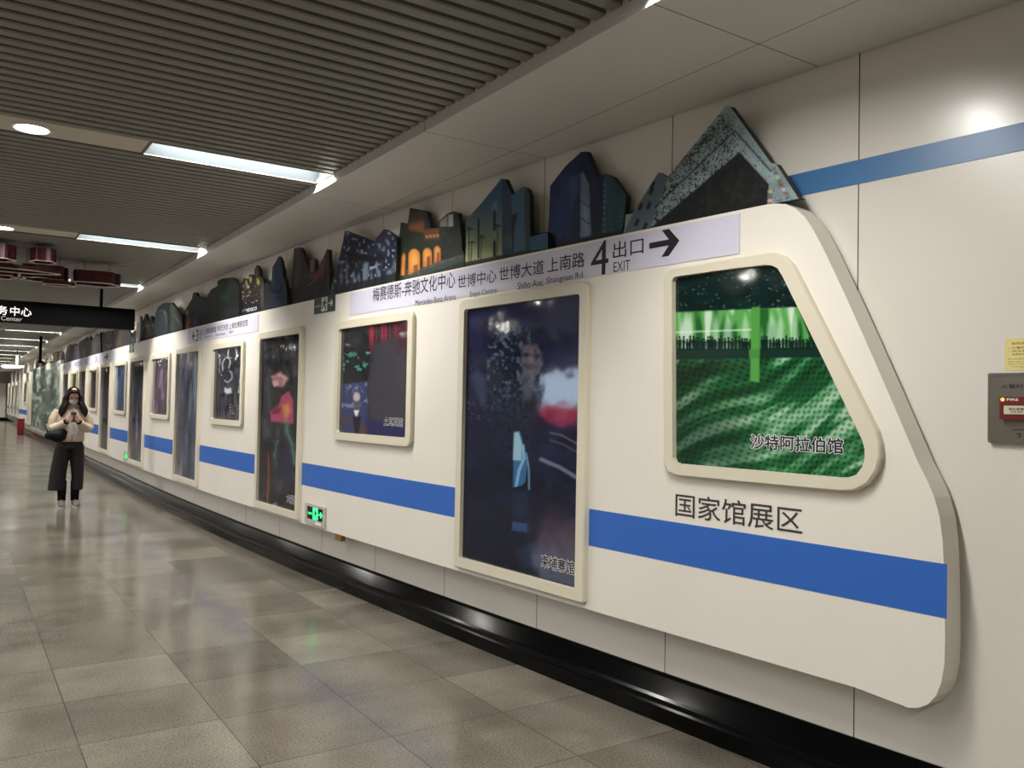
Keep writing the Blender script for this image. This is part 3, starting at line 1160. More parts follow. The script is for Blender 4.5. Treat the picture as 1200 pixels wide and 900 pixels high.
wl('梅赛德斯-奔驰文化中心', 437, 533, 337.5, 354.5, s1)
wl('世博中心', 537, 582, 294.5, 312.5, s1, ref=684)
wl('世博大道', 585.5, 637.5, 294.5, 312.5, s1, ref=684)
wl('上南路', 641.5, 685, 294.5, 312.5, s1, ref=684)
wl('Mercedes-Benz Arena', 487, 534, 344, 351, s1, M_INKG, ref=533, bold=0.0)
wl('Expo Centre', 551, 582, 337, 345, s1, M_INKG, ref=580, bold=0.0)
wl('Shibo Ave.', 606.5, 637, 326.5, 335, s1, M_INKG, ref=635, bold=0.0)
wl('Shangnan Rd.', 640.5, 685, 318, 327.5, s1, M_INKG, ref=684, bold=0.0)
wl('4', 692.5, 713, 282.5, 322.5, s1, ref=703, bold=0.0)
wl('出口', 718.5, 754, 277.5, 297.5, s1, ref=752)
wl('EXIT', 719, 738.5, 306, 317.5, s1, ref=728, bold=0.0)


def arrow(par, uL, uR, z0, z1, off, m, flip=False, name='arrow'):
    """arrow pointing towards uR"""
    zc, h = (z0 + z1) / 2, (z1 - z0)
    L = [(0, -.11), (.66, -.11), (.42, -.5), (.66, -.5), (1, 0), (.66, .5), (.42, .5), (.66, .11), (0, .11)]
    return MB().prism([(uL + (uR - uL) * a, zc + b * h) for a, b in L], off, off + 0.0008).build(name, m, par)


ua, za = hit(761, 284, SO)
ub, zb = hit(796, 284, SO)
zt, zbm = hit(780, 269, SO)[1], hit(780, 300.5, SO)[1]
arrow(s1, ua, ub, zbm, zt, SO - 0.0004, M_BLACK)

s2 = plate('exit_sign', 'lilac exit 3 plate with left arrow above the second small window poster', 11.16, 8.46, 2.205, 2.385)


def frac(par, body, a, b, z0, z1, u0=11.16, u1=8.46, m=M_BLACK, bold=0.004):
    lettering('lettering', body, u0 + (u1 - u0) * a, u0 + (u1 - u0) * b, z0, z1, SO, m, par, bold)


arrow(s2, 11.16 - 2.7 * 0.135, 11.16 - 2.7 * 0.09, 2.235, 2.345, SO - 0.0004, M_BLACK)
frac(s2, '3', 0.155, 0.195, 2.215, 2.36)
frac(s2, '出口', 0.21, 0.275, 2.28, 2.35)
frac(s2, 'EXIT', 0.21, 0.25, 2.235, 2.262, m=M_INKG)
frac(s2, '上南路', 0.29, 0.38, 2.28, 2.35)
frac(s2, '耀华路', 0.39, 0.47, 2.28, 2.35)
frac(s2, '中华艺术宫', 0.485, 0.635, 2.28, 2.35)
frac(s2, '上海世博展览馆', 0.65, 0.88, 2.28, 2.35)
frac(s2, 'Shangnan Rd.', 0.29, 0.42, 2.235, 2.262, m=M_INKG)
frac(s2, 'China Art Museum', 0.46, 0.60, 2.235, 2.262, m=M_INKG)
frac(s2, 'SWEECC', 0.65, 0.71, 2.235, 2.262, m=M_INKG)

s3 = plate('exit_sign', 'far lilac plate above the posters beyond the hanging black sign', 25.7, 16.75, 2.205, 2.385)
for a, bd in ((0.04, '出口'), (0.2, '4'), (0.32, '中华艺术宫'), (0.55, '出口'), (0.72, '3')):
    frac(s3, bd, a, a + 0.03 * len(bd), 2.235, 2.35, 25.7, 16.75)
arrow(s3, 18.0, 17.5, 2.23, 2.35, SO - 0.0004, M_BLACK)


# running-man emergency plates
def runner(par, uL, uR, z0, z1, off, m_bg, m_fig, m_arrow, emissive=False):
    du, dz = uR - uL, z1 - z0
    M = lambda L: [(uL + du * a, z0 + dz * b) for a, b in L]
    MB().prism(M([(.36, .06), (.36, .96), (.66, .96), (.66, .06)]), off - 0.0006, off).build('door_symbol', m_bg, par)
    mb = MB()
    mb.prism(M([(.545 + .032 * math.cos(a), .83 + .075 * math.sin(a)) for a in np.linspace(0, 6.28, 13)[:-1]]), off - 0.0014, off - 0.0007)
    mb.prism(M([(.47, .72), (.56, .74), (.60, .60), (.645, .56), (.63, .50), (.57, .54), (.545, .46), (.60, .36), (.595, .12), (.55, .12), (.555, .33),
                (.49, .42), (.46, .27), (.375, .27), (.375, .33), (.43, .34), (.47, .55), (.48, .64), (.43, .58), (.41, .46), (.375, .48), (.40, .62)]), off - 0.0014, off - 0.0007)
    mb.build('running_man', m_fig, par)
    arrow(par, uL + du * .72, uL + du * .94, z0 + dz * .3, z0 + dz * .72, off - 0.0008, m_arrow)
    lettering('lettering', '安全出口', uL + du * .05, uL + du * .31, z0 + dz * .38, z0 + dz * .55, off - 0.0008, m_arrow, par, 0.01)


e1 = thing('emergency_sign', 'dark green running man plate at the panel top beside the lilac exit 4 plate', 'sign', cp(6.85, 2.27, PANEL))
MB().cbox(7.06, 6.64, 2.265, 2.408, PANEL - 0.006, PANEL - 0.0006).build('plate', M_GREEN_DK, e1)
runner(e1, 7.05, 6.65, 2.27, 2.403, PANEL - 0.0062, mat('plate_pale', (206, 216, 206), 0.4), M_GREEN_DK, mat('plate_pale', (206, 216, 206), 0.4))
e2 = thing('emergency_light', 'green glowing running man exit light low on the panel under the stripe', 'sign', cp(6.92, 0.45, PANEL))
MB().ring(rrect(7.13, 6.71, 0.448, 0.622, 0.008), rrect(7.085, 6.755, 0.49, 0.60, 0.006), PANEL - 0.014, PANEL - 0.0006).build('housing', mat('lamp_housing', (188, 184, 176), 0.4), e2)
MB().cbox(7.09, 6.75, 0.486, 0.604, PANEL - 0.008, PANEL - 0.0006).build('screen', mat('screen_black', (6, 10, 9), 0.2), e2)
MB().cbox(6.90, 6.78, 0.456, 0.48, PANEL - 0.0155, PANEL - 0.0142).build('rating_label', M_WHITE, e2)
runner(e2, 7.085, 6.755, 0.49, 0.60, PANEL - 0.0085, M_GLOWG, mat('screen_black', (6, 10, 9), 0.2), M_GLOWG)
e3 = thing('emergency_light', 'small green glowing exit light low beside the fourth tall poster', 'sign', cp(15.2, 0.45, PANEL))
MB().cbox(15.35, 15.0, 0.45, 0.62, PANEL - 0.012, PANEL - 0.0006).build('housing', mat('lamp_housing', (188, 184, 176), 0.4), e3)
MB().cbox(15.32, 15.03, 0.48, 0.60, PANEL - 0.014, PANEL - 0.0121).build('screen', mat('screen_black', (6, 10, 9), 0.2), e3)
runner(e3, 15.32, 15.03, 0.485, 0.598, PANEL - 0.0145, M_GLOWG, mat('screen_black', (6, 10, 9), 0.2), M_GLOWG)
e4 = thing('emergency_sign', 'small dark running man plate at the panel top under the hanging sign end', 'sign', cp(15.0, 2.27, PANEL))
MB().cbox(15.2, 14.8, 2.262, 2.402, PANEL - 0.006, PANEL - 0.0006).build('plate', M_GREEN_DK, e4)
runner(e4, 15.19, 14.81, 2.266, 2.398, PANEL - 0.0062, mat('plate_pale', (206, 216, 206), 0.4), M_GREEN_DK, mat('plate_pale', (206, 216, 206), 0.4))

# ------------------------------------------------------------------ skyline of pavilion cut-outs on the panel top
CUT = 0.030
NCUT = 0


def cutout(label, poly_px, paint, step, tone=0.74, off=CUT, thick=0.033, base=PT + 0.0006):
    global NCUT
    dz = 0.036 * (NCUT % 2)
    NCUT += 1
    off = off + dz
    P = [hit(a, b, off) for a, b in poly_px]
    P = [(u, max(z, base)) for u, z in P]
    uc = float(np.mean([p[0] for p in P]))
    t = thing('pavilion_cutout', label, 'cutout', cp(uc, base, off + thick / 2), 'pavilion cut-outs on top of the train panel')
    MB().prism(P, off, off + thick).build('board', M_BOARD, t)
    print_mesh('printed_front', P, off - 0.0008, paint, step, M_MATT, t, tone)
    return t


def T(lst, s, ox, oy):
    return [(ox + a / s, oy + b / s) for a, b in lst]


def loc(x, y, s, ox, oy, base):
    p = Paint(x, y, base)
    p.x, p.y = (x - ox) * s, (y - oy) * s
    return p


# 1 speckled folded roof
C5 = (3.529, 620, 110)


def paint_roof(x, y):
    p = loc(x, y, *C5, (132, 148, 150))
    p.noise(0.02, 0.02, 0.15, 2)
    X, Y = p.x, p.y
    sp = vnoise(X * 0.20, Y * 0.20, 3) * 0.6 + vnoise(X * 0.45, Y * 0.45, 5) * 0.4
    a1 = p.inside([(420, 600), (560, 355), (820, 75), (850, 150), (520, 470), (500, 580)], 6)
    p.mix(a1 * np.clip((sp - 0.56) * 9, 0, 1), (34, 40, 46))
    a2 = p.inside([(500, 580), (520, 480), (850, 155), (870, 240), (510, 550)], 6)
    p.mix(a2 * np.clip((sp - 0.52) * 9, 0, 1), (38, 48, 52))
    a3 = p.inside([(825, 60), (990, 290), (1110, 460), (985, 440), (870, 240), (850, 150)], 6)
    p.mix(a3 * np.clip((sp - 0.62) * 8, 0, 1) * 0.7, (58, 70, 76))
    left = [(390, 580), (430, 495), (535, 325), (572, 350), (500, 560)]
    p.poly(left, (88, 104, 116), 1, 4)
    for a, b in ((510, 375), (495, 460), (460, 465), (445, 530), (480, 545), (505, 400)):
        p.poly([(a - 12, b + 14), (a + 2, b - 16), (a + 12, b - 8), (a, b + 18)], (20, 26, 34), 0.95, 4)
    p.line([(520, 470), (850, 152), (1000, 320)], 6, (30, 36, 40), 0.9, 3)
    for k, (a, b) in enumerate(((790, 110), (750, 155), (720, 190), (690, 230), (655, 275))):
        p.line([(a - 14, b - 16), (a + 12, b - 20), (a + 14, b + 12), (a - 12, b + 16)], 5, (40, 46, 50), 0.85, 4)
        p.line([(a - 6, b), (a + 8, b - 2)], 5, (40, 46, 50), 0.8, 4)
    p.poly([(490, 560), (510, 548), (870, 240), (992, 375), (985, 450), (1000, 600), (480, 620)], (22, 24, 24), 1, 4)
    p.blotch(0.05, 0.05, 0.55, (40, 42, 40), 0.6, 4, p.inside([(520, 548), (870, 250), (980, 375), (980, 600)], 8))
    cols = [(150, 96, 60), (70, 110, 160), (190, 186, 120), (60, 130, 90), (150, 60, 70), (180, 190, 200)]
    for k in range(9):
        a, b = 1012 + k * 8, 310 + k * 17
        p.poly([(a - 8, b - 7), (a + 8, b - 7), (a + 8, b + 7), (a - 8, b + 7)], cols[k % 6], 0.9, 4)
        if k < 5:
            p.poly([(988, 400 + k * 12), (1006, 400 + k * 12), (1006, 410 + k * 12), (988, 410 + k * 12)], cols[(k + 2) % 6], 0.9, 4)
    return p


cutout('grey speckled folded-roof pavilion cutout with pointed peak above the nose',
       T([(388, 620), (395, 560), (400, 500), (428, 494), (535, 325), (572, 346), (815, 48), (832, 52), (1000, 285), (1022, 290), (1115, 440), (1125, 520)], *C5), paint_roof, 1.4, 1.0)


def paint_tower(x, y):
    p = loc(x, y, *C5, (28, 40, 66))
    p.noise(0.01, 0.02, 0.3, 2)
    p.poly([(85, 600), (92, 380), (150, 305), (180, 290), (180, 600)], (32, 54, 100), 0.9, 20)
    p.poly([(212, 330), (225, 322), (248, 375), (258, 590), (212, 600)], (112, 130, 156), 1, 4)
    p.poly([(170, 345), (215, 325), (212, 400), (175, 470)], (58, 84, 128), 0.7, 20)
    for b in (440, 510):
        p.line([(214, b), (235, b + 20), (256, b + 30)], 4, (38, 48, 66), 0.9, 3)
    p.poly([(298, 600), (312, 332), (345, 345), (400, 420), (390, 600)], (38, 72, 84), 1, 4)
    p.noise(0.05, 0.01, 0.25, 5)
    for k in range(9):
        p.line([(312, 370 + k * 24), (312, 380 + k * 24)], 5, (150, 160, 150), 0.7, 3)
        p.line([(325, 400 + k * 20), (390, 430 + k * 16)], 2.5, (70, 104, 110), 0.6, 3)
    p.poly([(0, 590), (80, 572), (80, 660), (0, 680)], (30, 66, 100), 1, 4)
    p.poly([(80, 620), (400, 560), (400, 590), (80, 680)], (18, 24, 34), 0.8, 10)
    return p


cutout('dark blue rounded tower cutout with pale strip and teal block beside it',
       T([(0, 680), (0, 600), (80, 575), (84, 480), (88, 380), (150, 300), (215, 240), (237, 238), (275, 330), (285, 345), (312, 330), (345, 343), (402, 422), (395, 500), (386, 560), (384, 610)], *C5), paint_tower, 1.3, 0.95)

C4 = (4.2857, 380, 170)


def paint_slab(x, y):
    p = loc(x, y, *C4, (58, 104, 136))
    h = np.clip((p.y - 200) / 380, 0, 1)[:, None]
    p.c = np.array((52, 98, 136.0)) * (1 - h) + np.array((190, 190, 128.0)) * h ** 1.5 + np.array((40, 80, 110.)) * 0
    p.noise(0.01, 0.01, 0.12, 1)
    p.poly([(892, 160), (910, 170), (940, 245), (945, 570), (893, 570)], (44, 66, 88), 1, 4)
    p.poly([(945, 250), (1000, 208), (1018, 220), (1030, 560), (940, 560)], (62, 96, 122), 1, 4)
    p.poly([(1005, 215), (1030, 250), (1042, 490), (1030, 560), (1010, 560)], (52, 60, 66), 1, 4)
    for pts in ([(848, 330), (855, 310), (862, 330), (862, 430), (848, 430)], [(848, 490), (856, 470), (862, 490), (862, 560), (848, 560)],
                [(770, 380), (775, 358), (780, 380), (780, 570), (770, 570)], [(940, 350), (975, 340), (965, 375), (955, 420), (950, 540), (942, 540)]):
        p.poly(pts, (22, 34, 46), 1, 4)
    p.poly([(838, 330), (850, 290), (866, 280), (868, 330)], (110, 148, 168), 0.6, 8)
    for a, b in ((728, 420), (740, 490), (790, 460), (870, 405)):
        p.line([(a, b), (a - 2, 580)], 5, (20, 34, 36), 0.95, 3)
        for k in range(5):
            g_ = math.radians(-160 + k * 35)
            p.line([(a, b), (a + 20 * math.cos(g_), b + 16 * math.sin(g_) + 8)], 5, (20, 36, 36), 0.9, 3)
    for k in range(4):
        p.line([(905 + k * 11, 455), (903 + k * 11, 520)], 4, (120, 110, 92), 0.7, 3)
    p.poly([(700, 590), (950, 540), (1130, 500), (1130, 560), (700, 620)], (16, 26, 30), 0.9, 8)
    p.poly([(1030, 462), (1125, 440), (1125, 520), (1035, 530)], (44, 86, 118), 1, 4)
    for k in range(12):
        p.line([(900 + k * 18, 560 - k * 4), (900 + k * 18, 545 - k * 4)], 2.5, (92, 120, 128), 0.7, 3)
    return p


cutout('blue slab building cutout with palm silhouettes and yellow foot',
       T([(708, 640), (712, 500), (715, 375), (800, 280), (890, 168), (907, 171), (937, 240), (945, 250), (1000, 209), (1016, 219), (1031, 250), (1034, 462), (1122, 440), (1124, 560)], *C4), paint_slab, 1.2, 0.95)


def paint_villa(x, y):
    p = loc(x, y, *C4, (38, 46, 30))
    p.noise(0.03, 0.03, 0.45, 2)
    p.poly([(420, 425), (432, 315), (500, 330), (505, 440)], (72, 56, 42), 1, 6)
    p.poly([(428, 400), (500, 380), (505, 440), (430, 425)], (168, 96, 48), 0.7, 24)
    p.poly([(500, 325), (520, 340), (532, 425), (505, 440)], (46, 44, 42), 1, 4)
    p.poly([(500, 425), (575, 415), (580, 470), (505, 475)], (140, 76, 40), 0.8, 14)
    for k in range(4):
        p.ell(515 + k * 18, 460 - k * 2, 6, 7, (226, 178, 110), 0.8, 0.8)
    p.poly([(576, 412), (580, 382), (618, 352), (620, 410)], (156, 158, 148), 1, 4)
    p.poly([(618, 352), (648, 345), (648, 410), (622, 415)], (196, 200, 188), 1, 4)
    p.line([(576, 412), (580, 382), (618, 348), (650, 340), (650, 412), (576, 414)], 5, (40, 38, 36), 1, 3)
    p.line([(620, 350), (622, 412)], 4, (60, 58, 54), 1, 3)
    for x0, x1, yt, yb in ((423, 480, 522, 655), (495, 540, 518, 612), (551, 584, 508, 592)):
        xm, w = (x0 + x1) / 2, (x1 - x0) / 2
        arch = [(x0, yb), (x0, yt + w)] + [(xm - w * math.cos(a), yt + w - w * math.sin(a)) for a in np.linspace(0, math.pi, 9)] + [(x1, yt + w), (x1, yb)]
        p.poly(arch, (232, 134, 54), 1, 4)
        p.ell(xm, (yt + yb) / 2 - 10, w * 0.7, (yb - yt) * 0.35, (252, 190, 104), 0.8, 0.9)
        p.poly([(xm - w * .1, yb), (xm - w * .1, yb - 50), (xm + w * .6, yb - 55), (xm + w * .6, yb)], (120, 54, 26), 0.8, 6)
    p.poly([(386, 655), (390, 560), (402, 540), (408, 560), (404, 655)], (226, 140, 64), 1, 6)
    p.poly([(360, 640), (366, 590), (378, 590), (372, 650)], (206, 160, 84), 0.8, 8)
    p.poly([(400, 660), (560, 590), (700, 545), (710, 580), (400, 690)], (70, 84, 84), 0.8, 8)
    for k in range(26):
        p.line([(415 + k * 11, 650 - k * 3.4), (415 + k * 11, 628 - k * 3.0)], 3, (170, 156, 120), 0.6, 3)
    p.poly([(672, 340), (690, 400), (692, 520), (660, 530), (655, 340)], (44, 40, 36), 0.8, 8)
    return p


cutout('dark villa cutout with glowing orange arches',
       T([(358, 690), (362, 580), (375, 480), (385, 388), (416, 394), (419, 400), (431, 315), (500, 328), (517, 340), (532, 416), (574, 416), (578, 380), (618, 345), (645, 333), (672, 341), (684, 420), (692, 520), (706, 560), (704, 620)], *C4), paint_villa, 1.15, 0.9)


def paint_mosaic(x, y):
    p = loc(x, y, *C4, (24, 28, 46))
    p.noise(0.02, 0.02, 0.3, 1)
    v = vnoise(p.x * 0.09, p.y * 0.07, 3)
    up = np.clip((590 - p.y) / 60, 0, 1)
    p.mix(np.clip((v - 0.55) * 6, 0, 1) * up, (52, 66, 120))
    p.mix(np.clip((v - 0.72) * 8, 0, 1), (150, 166, 186))
    st = vnoise(p.x * 0.08, p.y * 0.012, 9)
    p.mix(np.clip((st - 0.55) * 5, 0, 1) * np.clip((p.y - 560) / 40, 0, 1), (112, 126, 140))
    p.poly([(120, 530), (250, 560), (300, 540), (300, 580), (120, 590)], (10, 12, 18), 0.9, 12)
    p.poly([(262, 470), (300, 430), (335, 460), (335, 540), (300, 560), (262, 520)], (70, 60, 62), 0.4, 20)
    p.poly([(40, 720), (360, 640), (365, 680), (30, 780)], (16, 18, 22), 0.8, 12)
    return p


cutout('dark blue mosaic-patterned pavilion cutout left of the orange arches',
       T([(28, 790), (50, 640), (78, 555), (95, 480), (104, 430), (125, 438), (190, 462), (258, 492), (262, 465), (302, 422), (330, 440), (366, 466), (363, 560), (356, 690)], *C4), paint_mosaic, 1.1, 0.9)

C8 = (7.5, 240, 270)


def paint_horns(x, y):
    p = loc(x, y, *C8, (26, 26, 28))
    p.noise(0.01, 0.01, 0.3, 2)
    p.poly([(790, 165), (830, 155), (850, 300), (820, 500), (780, 500)], (78, 70, 66), 1, 10)
    p.poly([(830, 155), (920, 370), (900, 420), (850, 330)], (58, 30, 30), 0.9, 8)
    p.poly([(820, 420), (900, 330), (920, 460), (830, 520)], (34, 52, 54), 0.8, 20)
    p.poly([(925, 260), (950, 245), (966, 262), (960, 360), (925, 370)], (152, 104, 96), 1, 6)
    p.poly([(905, 380), (985, 370), (1062, 200), (1062, 300), (1040, 410), (930, 430)], (136, 44, 44), 0.95, 8)
    p.poly([(1000, 370), (1050, 250), (1045, 340)], (190, 110, 100), 0.5, 14)
    p.poly([(1062, 190), (1085, 170), (1100, 540), (1080, 560)], (58, 56, 50), 1, 4)
    p.line([(905, 485), (985, 425)], 10, (150, 148, 140), 0.8, 5)
    for a in (925, 978):
        p.line([(a, 470), (a, 600)], 5, (70, 76, 80), 0.7, 4)
    p.ell(742, 545, 14, 18, (96, 92, 84), 0.9, 0.6)
    return p


cutout('cutout of two leaning dark horn towers with red sail between',
       T([(722, 680), (730, 540), (760, 500), (772, 330), (785, 160), (832, 149), (852, 166), (890, 280), (920, 366), (922, 262), (950, 243), (968, 262), (972, 358), (1008, 322), (1062, 195), (1072, 165), (1088, 172), (1102, 560), (1100, 620)], *C8), paint_horns, 1.05)


def paint_spire(x, y):
    p = loc(x, y, *C8, (18, 30, 36))
    p.poly([(595, 320), (650, 230), (668, 265), (672, 420), (660, 520), (600, 530)], (40, 70, 124), 1, 8)
    p.poly([(650, 228), (682, 345), (682, 500), (655, 500)], (24, 42, 84), 0.9, 8)
    p.poly([(575, 480), (588, 440), (600, 320), (612, 330), (610, 500)], (86, 122, 150), 0.9, 8)
    p.poly([(580, 560), (690, 530), (720, 640), (560, 690)], (28, 44, 110), 0.8, 20)
    p.line([(590, 580), (625, 560)], 14, (60, 84, 196), 0.8, 8)
    p.poly([(680, 420), (700, 420), (725, 640), (690, 640)], (52, 70, 92), 0.9, 8)
    p.poly([(520, 700), (525, 470), (546, 455), (578, 500), (580, 690)], (24, 44, 42), 0.9, 10)
    p.noise(0.03, 0.01, 0.3, 5)
    return p


cutout('narrow blue spire cutout with low dark green dome at foot',
       T([(520, 740), (525, 500), (527, 468), (546, 453), (574, 478), (586, 440), (596, 325), (650, 227), (667, 262), (684, 345), (690, 412), (706, 440), (722, 560), (724, 680)], *C8), paint_spire, 1.05)


def paint_kites(x, y):
    p = loc(x, y, *C8, (40, 32, 30))
    p.noise(0.03, 0.03, 0.4, 6)
    p.poly([(300, 640), (520, 600), (520, 760), (300, 790)], (18, 24, 28), 1, 8)
    p.poly([(500, 450), (520, 470), (520, 720), (490, 650)], (104, 96, 84), 0.8, 8)
    for a, b, w, h in ((365, 455, 10, 34), (402, 430, 13, 40), (470, 455, 16, 34), (462, 430, 9, 20), (336, 545, 9, 12), (396, 540, 8, 14), (450, 370, 14, 40)):
        c = (190, 190, 84) if a != 450 else (92, 62, 52)
        p.poly([(a, b - h), (a + w, b), (a, b + h), (a - w, b)], c, 1, 5)
    rr = random.Random(3)
    for k in range(40):
        p.ell(rr.uniform(320, 500), rr.uniform(470, 640), rr.uniform(2.5, 6), rr.uniform(2.5, 6), rr.choice([(230, 220, 150), (220, 226, 230), (170, 90, 60)]), 0.9, 0.8)
    p.poly([(375, 490), (390, 490), (390, 508), (375, 508)], (235, 240, 244), 1, 5)
    p.line([(320, 716), (345, 702), (358, 688)], 7, (200, 204, 206), 0.9, 5)
    return p


kt = cutout('dark cutout with yellow diamond kites on stalks and white lettering',
            T([(300, 790), (299, 502), (330, 508), (345, 420), (366, 424), (385, 478), (390, 385), (412, 388), (434, 420), (436, 345), (456, 307), (482, 340), (482, 400), (512, 428), (522, 470), (520, 740)], *C8), paint_kites, 1.0)
a_ = T([(366, 690), (455, 690)], *C8)
wl('MÉXICO', a_[0][0], a_[1][0], 270 + 683 / 7.5, 270 + 720 / 7.5, kt, M_WHITE, bold=0.0, off=CUT + 0.036 - 0.002)


def paint_dome(x, y):
    p = loc(x, y, *C8, (20, 26, 26))
    p.poly([(115, 560), (110, 490), (170, 425), (240, 415), (240, 600), (130, 640)], (44, 78, 66), 0.9, 24)
    p.poly([(40, 560), (110, 490), (130, 520), (60, 620)], (36, 70, 60), 0.8, 20)
    p.poly([(235, 415), (270, 430), (292, 500), (290, 560), (240, 560)], (30, 40, 38), 0.9, 10)
    p.poly([(210, 560), (240, 530), (298, 590), (298, 760), (200, 760)], (14, 18, 20), 0.8, 20)
    for k in range(18):
        p.line([(180 + k * 6, 700), (180 + k * 6, 760)], 2.5, (52, 74, 78), 0.6, 4)
    p.noise(0.02, 0.02, 0.3, 2)
    return p


cutout('dark green domed pavilion cutout between kites and dark hall',
       T([(0, 860), (2, 700), (15, 590), (55, 520), (112, 488), (112, 446), (150, 425), (182, 420), (240, 413), (272, 430), (292, 500), (299, 580), (299, 790)], *C8), paint_dome, 1.0)

C9 = (10.0, 140, 300)


def paint_hall(x, y):
    p = loc(x, y, *C9, (26, 24, 32))
    p.poly([(800, 640), (850, 500), (870, 425), (900, 430), (910, 470), (1000, 490), (1020, 700)], (40, 30, 32), 0.8, 30)
    p.poly([(840, 700), (920, 700), (930, 830), (840, 860)], (34, 54, 110), 0.9, 24)
    p.poly([(870, 740), (900, 740), (900, 830), (870, 840)], (80, 110, 160), 0.7, 16)
    p.poly([(765, 880), (785, 740), (800, 690), (825, 740), (830, 790), (800, 880)], (190, 110, 66), 0.95, 12)
    p.poly([(770, 660), (795, 620), (815, 660), (810, 710), (780, 700)], (180, 136, 140), 0.9, 14)
    p.poly([(740, 740), (770, 740), (765, 830), (745, 850)], (150, 170, 210), 0.9, 12)
    p.ell(835, 840, 14, 18, (150, 140, 200), 0.7, 0.7)
    p.noise(0.02, 0.02, 0.3, 3)
    return p


cutout('dark hall cutout with stepped finial and orange dancing figure',
       T([(732, 930), (735, 800), (738, 690), (790, 610), (822, 545), (850, 500), (858, 450), (872, 423), (900, 428), (908, 468), (1000, 490), (1018, 540), (1020, 860)], *C9), paint_hall, 0.9)


def paint_arch(x, y):
    p = loc(x, y, *C9, (34, 40, 40))
    p.ell(490, 790, 70, 170, (70, 82, 84), 0.9, 0.15)
    p.ell(490, 800, 60, 160, (40, 52, 58), 1, 0.2)
    p.line([(430, 760), (440, 680), (470, 640), (510, 635), (545, 690), (555, 800)], 9, (130, 140, 138), 0.8, 6)
    p.poly([(560, 560), (590, 600), (590, 900), (560, 900)], (22, 26, 26), 0.9, 8)
    p.poly([(600, 560), (625, 580), (735, 830), (735, 870), (640, 770), (640, 880), (600, 880)], (64, 76, 66), 0.9, 8)
    p.poly([(640, 700), (650, 700), (735, 800), (735, 830)], (140, 150, 140), 0.8, 8)
    p.poly([(640, 800), (700, 860), (640, 880)], (34, 74, 60), 0.8, 12)
    p.noise(0.02, 0.02, 0.25, 2)
    return p


cutout('dark round arch cutout beside an N-shaped frame',
       T([(405, 960), (412, 720), (430, 650), (455, 600), (500, 560), (555, 545), (580, 560), (588, 590), (592, 545), (610, 543), (670, 620), (712, 680), (735, 700), (738, 900)], *C9), paint_arch, 0.9)


def paint_crown(x, y):
    p = loc(x, y, *C9, (52, 50, 38))
    v = vnoise(p.x * 0.05, p.y * 0.05, 5)
    p.mix(np.clip((v - 0.55) * 6, 0, 1) * np.clip((p.y - 760) / 60, 0, 1), (190, 160, 90))
    p.mix(np.clip((0.35 - v) * 6, 0, 1), (24, 28, 28))
    p.poly([(225, 880), (420, 850), (420, 980), (225, 1000)], (30, 48, 46), 0.8, 30)
    return p


cutout('spiky gold and green crown-like cutout next to the thin blade sign',
       T([(222, 1000), (226, 860), (234, 700), (243, 705), (250, 760), (285, 745), (304, 678), (316, 700), (328, 745), (352, 765), (370, 700), (380, 712), (392, 765), (415, 800), (406, 940)], *C9), paint_crown, 0.9)

C10 = (8.571, 80, 370)


def paint_brown(x, y):
    p = loc(x, y, *C10, (56, 50, 48))
    p.poly([(640, 240), (690, 150), (690, 290), (640, 290)], (120, 140, 170), 0.8, 14)
    p.poly([(455, 130), (530, 130), (530, 360), (455, 370)], (104, 92, 74), 0.9, 8)
    p.noise(0.02, 0.01, 0.3, 2)
    return p


cutout('brown block cutout with pale blue edge under the hanging sign',
       T([(453, 400), (455, 140), (530, 135), (600, 140), (640, 215), (655, 160), (690, 130), (700, 140), (702, 320)], *C10), paint_brown, 0.8)


def paint_globe(x, y):
    p = loc(x, y, *C10, (46, 44, 38))
    p.ell(412, 215, 42, 66, (58, 78, 100), 1, 0.3)
    p.ell(405, 195, 18, 28, (92, 116, 140), 0.7, 0.8)
    p.line([(370, 285), (410, 310), (440, 285)], 14, (176, 196, 216), 0.9, 8)
    p.line([(400, 300), (410, 350)], 12, (170, 190, 205), 0.8, 8)
    p.line([(365, 365), (400, 350), (435, 360)], 14, (206, 196, 170), 0.9, 8)
    p.poly([(330, 170), (345, 160), (350, 380), (330, 400)], (120, 104, 82), 0.9, 6)
    return p


cutout('blue globe on a white stand cutout with slim pole',
       T([(326, 420), (328, 170), (342, 160), (350, 180), (368, 170), (390, 152), (430, 150), (452, 180), (453, 400)], *C10), paint_globe, 0.8)


def paint_waves(x, y):
    p = loc(x, y, *C10, (52, 52, 52))
    v = vnoise(p.x * 0.035, p.y * 0.008, 5)
    p.mix(np.clip((v - 0.5) * 5, 0, 1), (84, 78, 66))
    p.mix(np.clip((0.38 - v) * 5, 0, 1), (30, 32, 38))
    p.line([(160, 430), (168, 330)], 20, (64, 92, 168), 0.9, 8)
    p.line([(155, 420), (160, 340)], 8, (190, 206, 230), 0.8, 6)
    return p


cutout('jagged grey-brown peaks cutout with blue figure',
       T([(90, 490), (92, 290), (118, 260), (150, 240), (185, 215), (196, 250), (222, 205), (240, 260), (262, 200), (282, 180), (300, 220), (318, 170), (326, 420)], *C10), paint_waves, 0.7)


def paint_shell(x, y):
    p = loc(x, y, *C10, (58, 60, 70))
    p.noise(0.03, 0.02, 0.5, 4)
    return p


cutout('grey blue shell-shaped cutout, farthest above the long panel',
       T([(-40, 520), (-30, 380), (-5, 310), (20, 285), (45, 300), (62, 278), (80, 290), (90, 300), (90, 490)], *C10), paint_shell, 0.7)

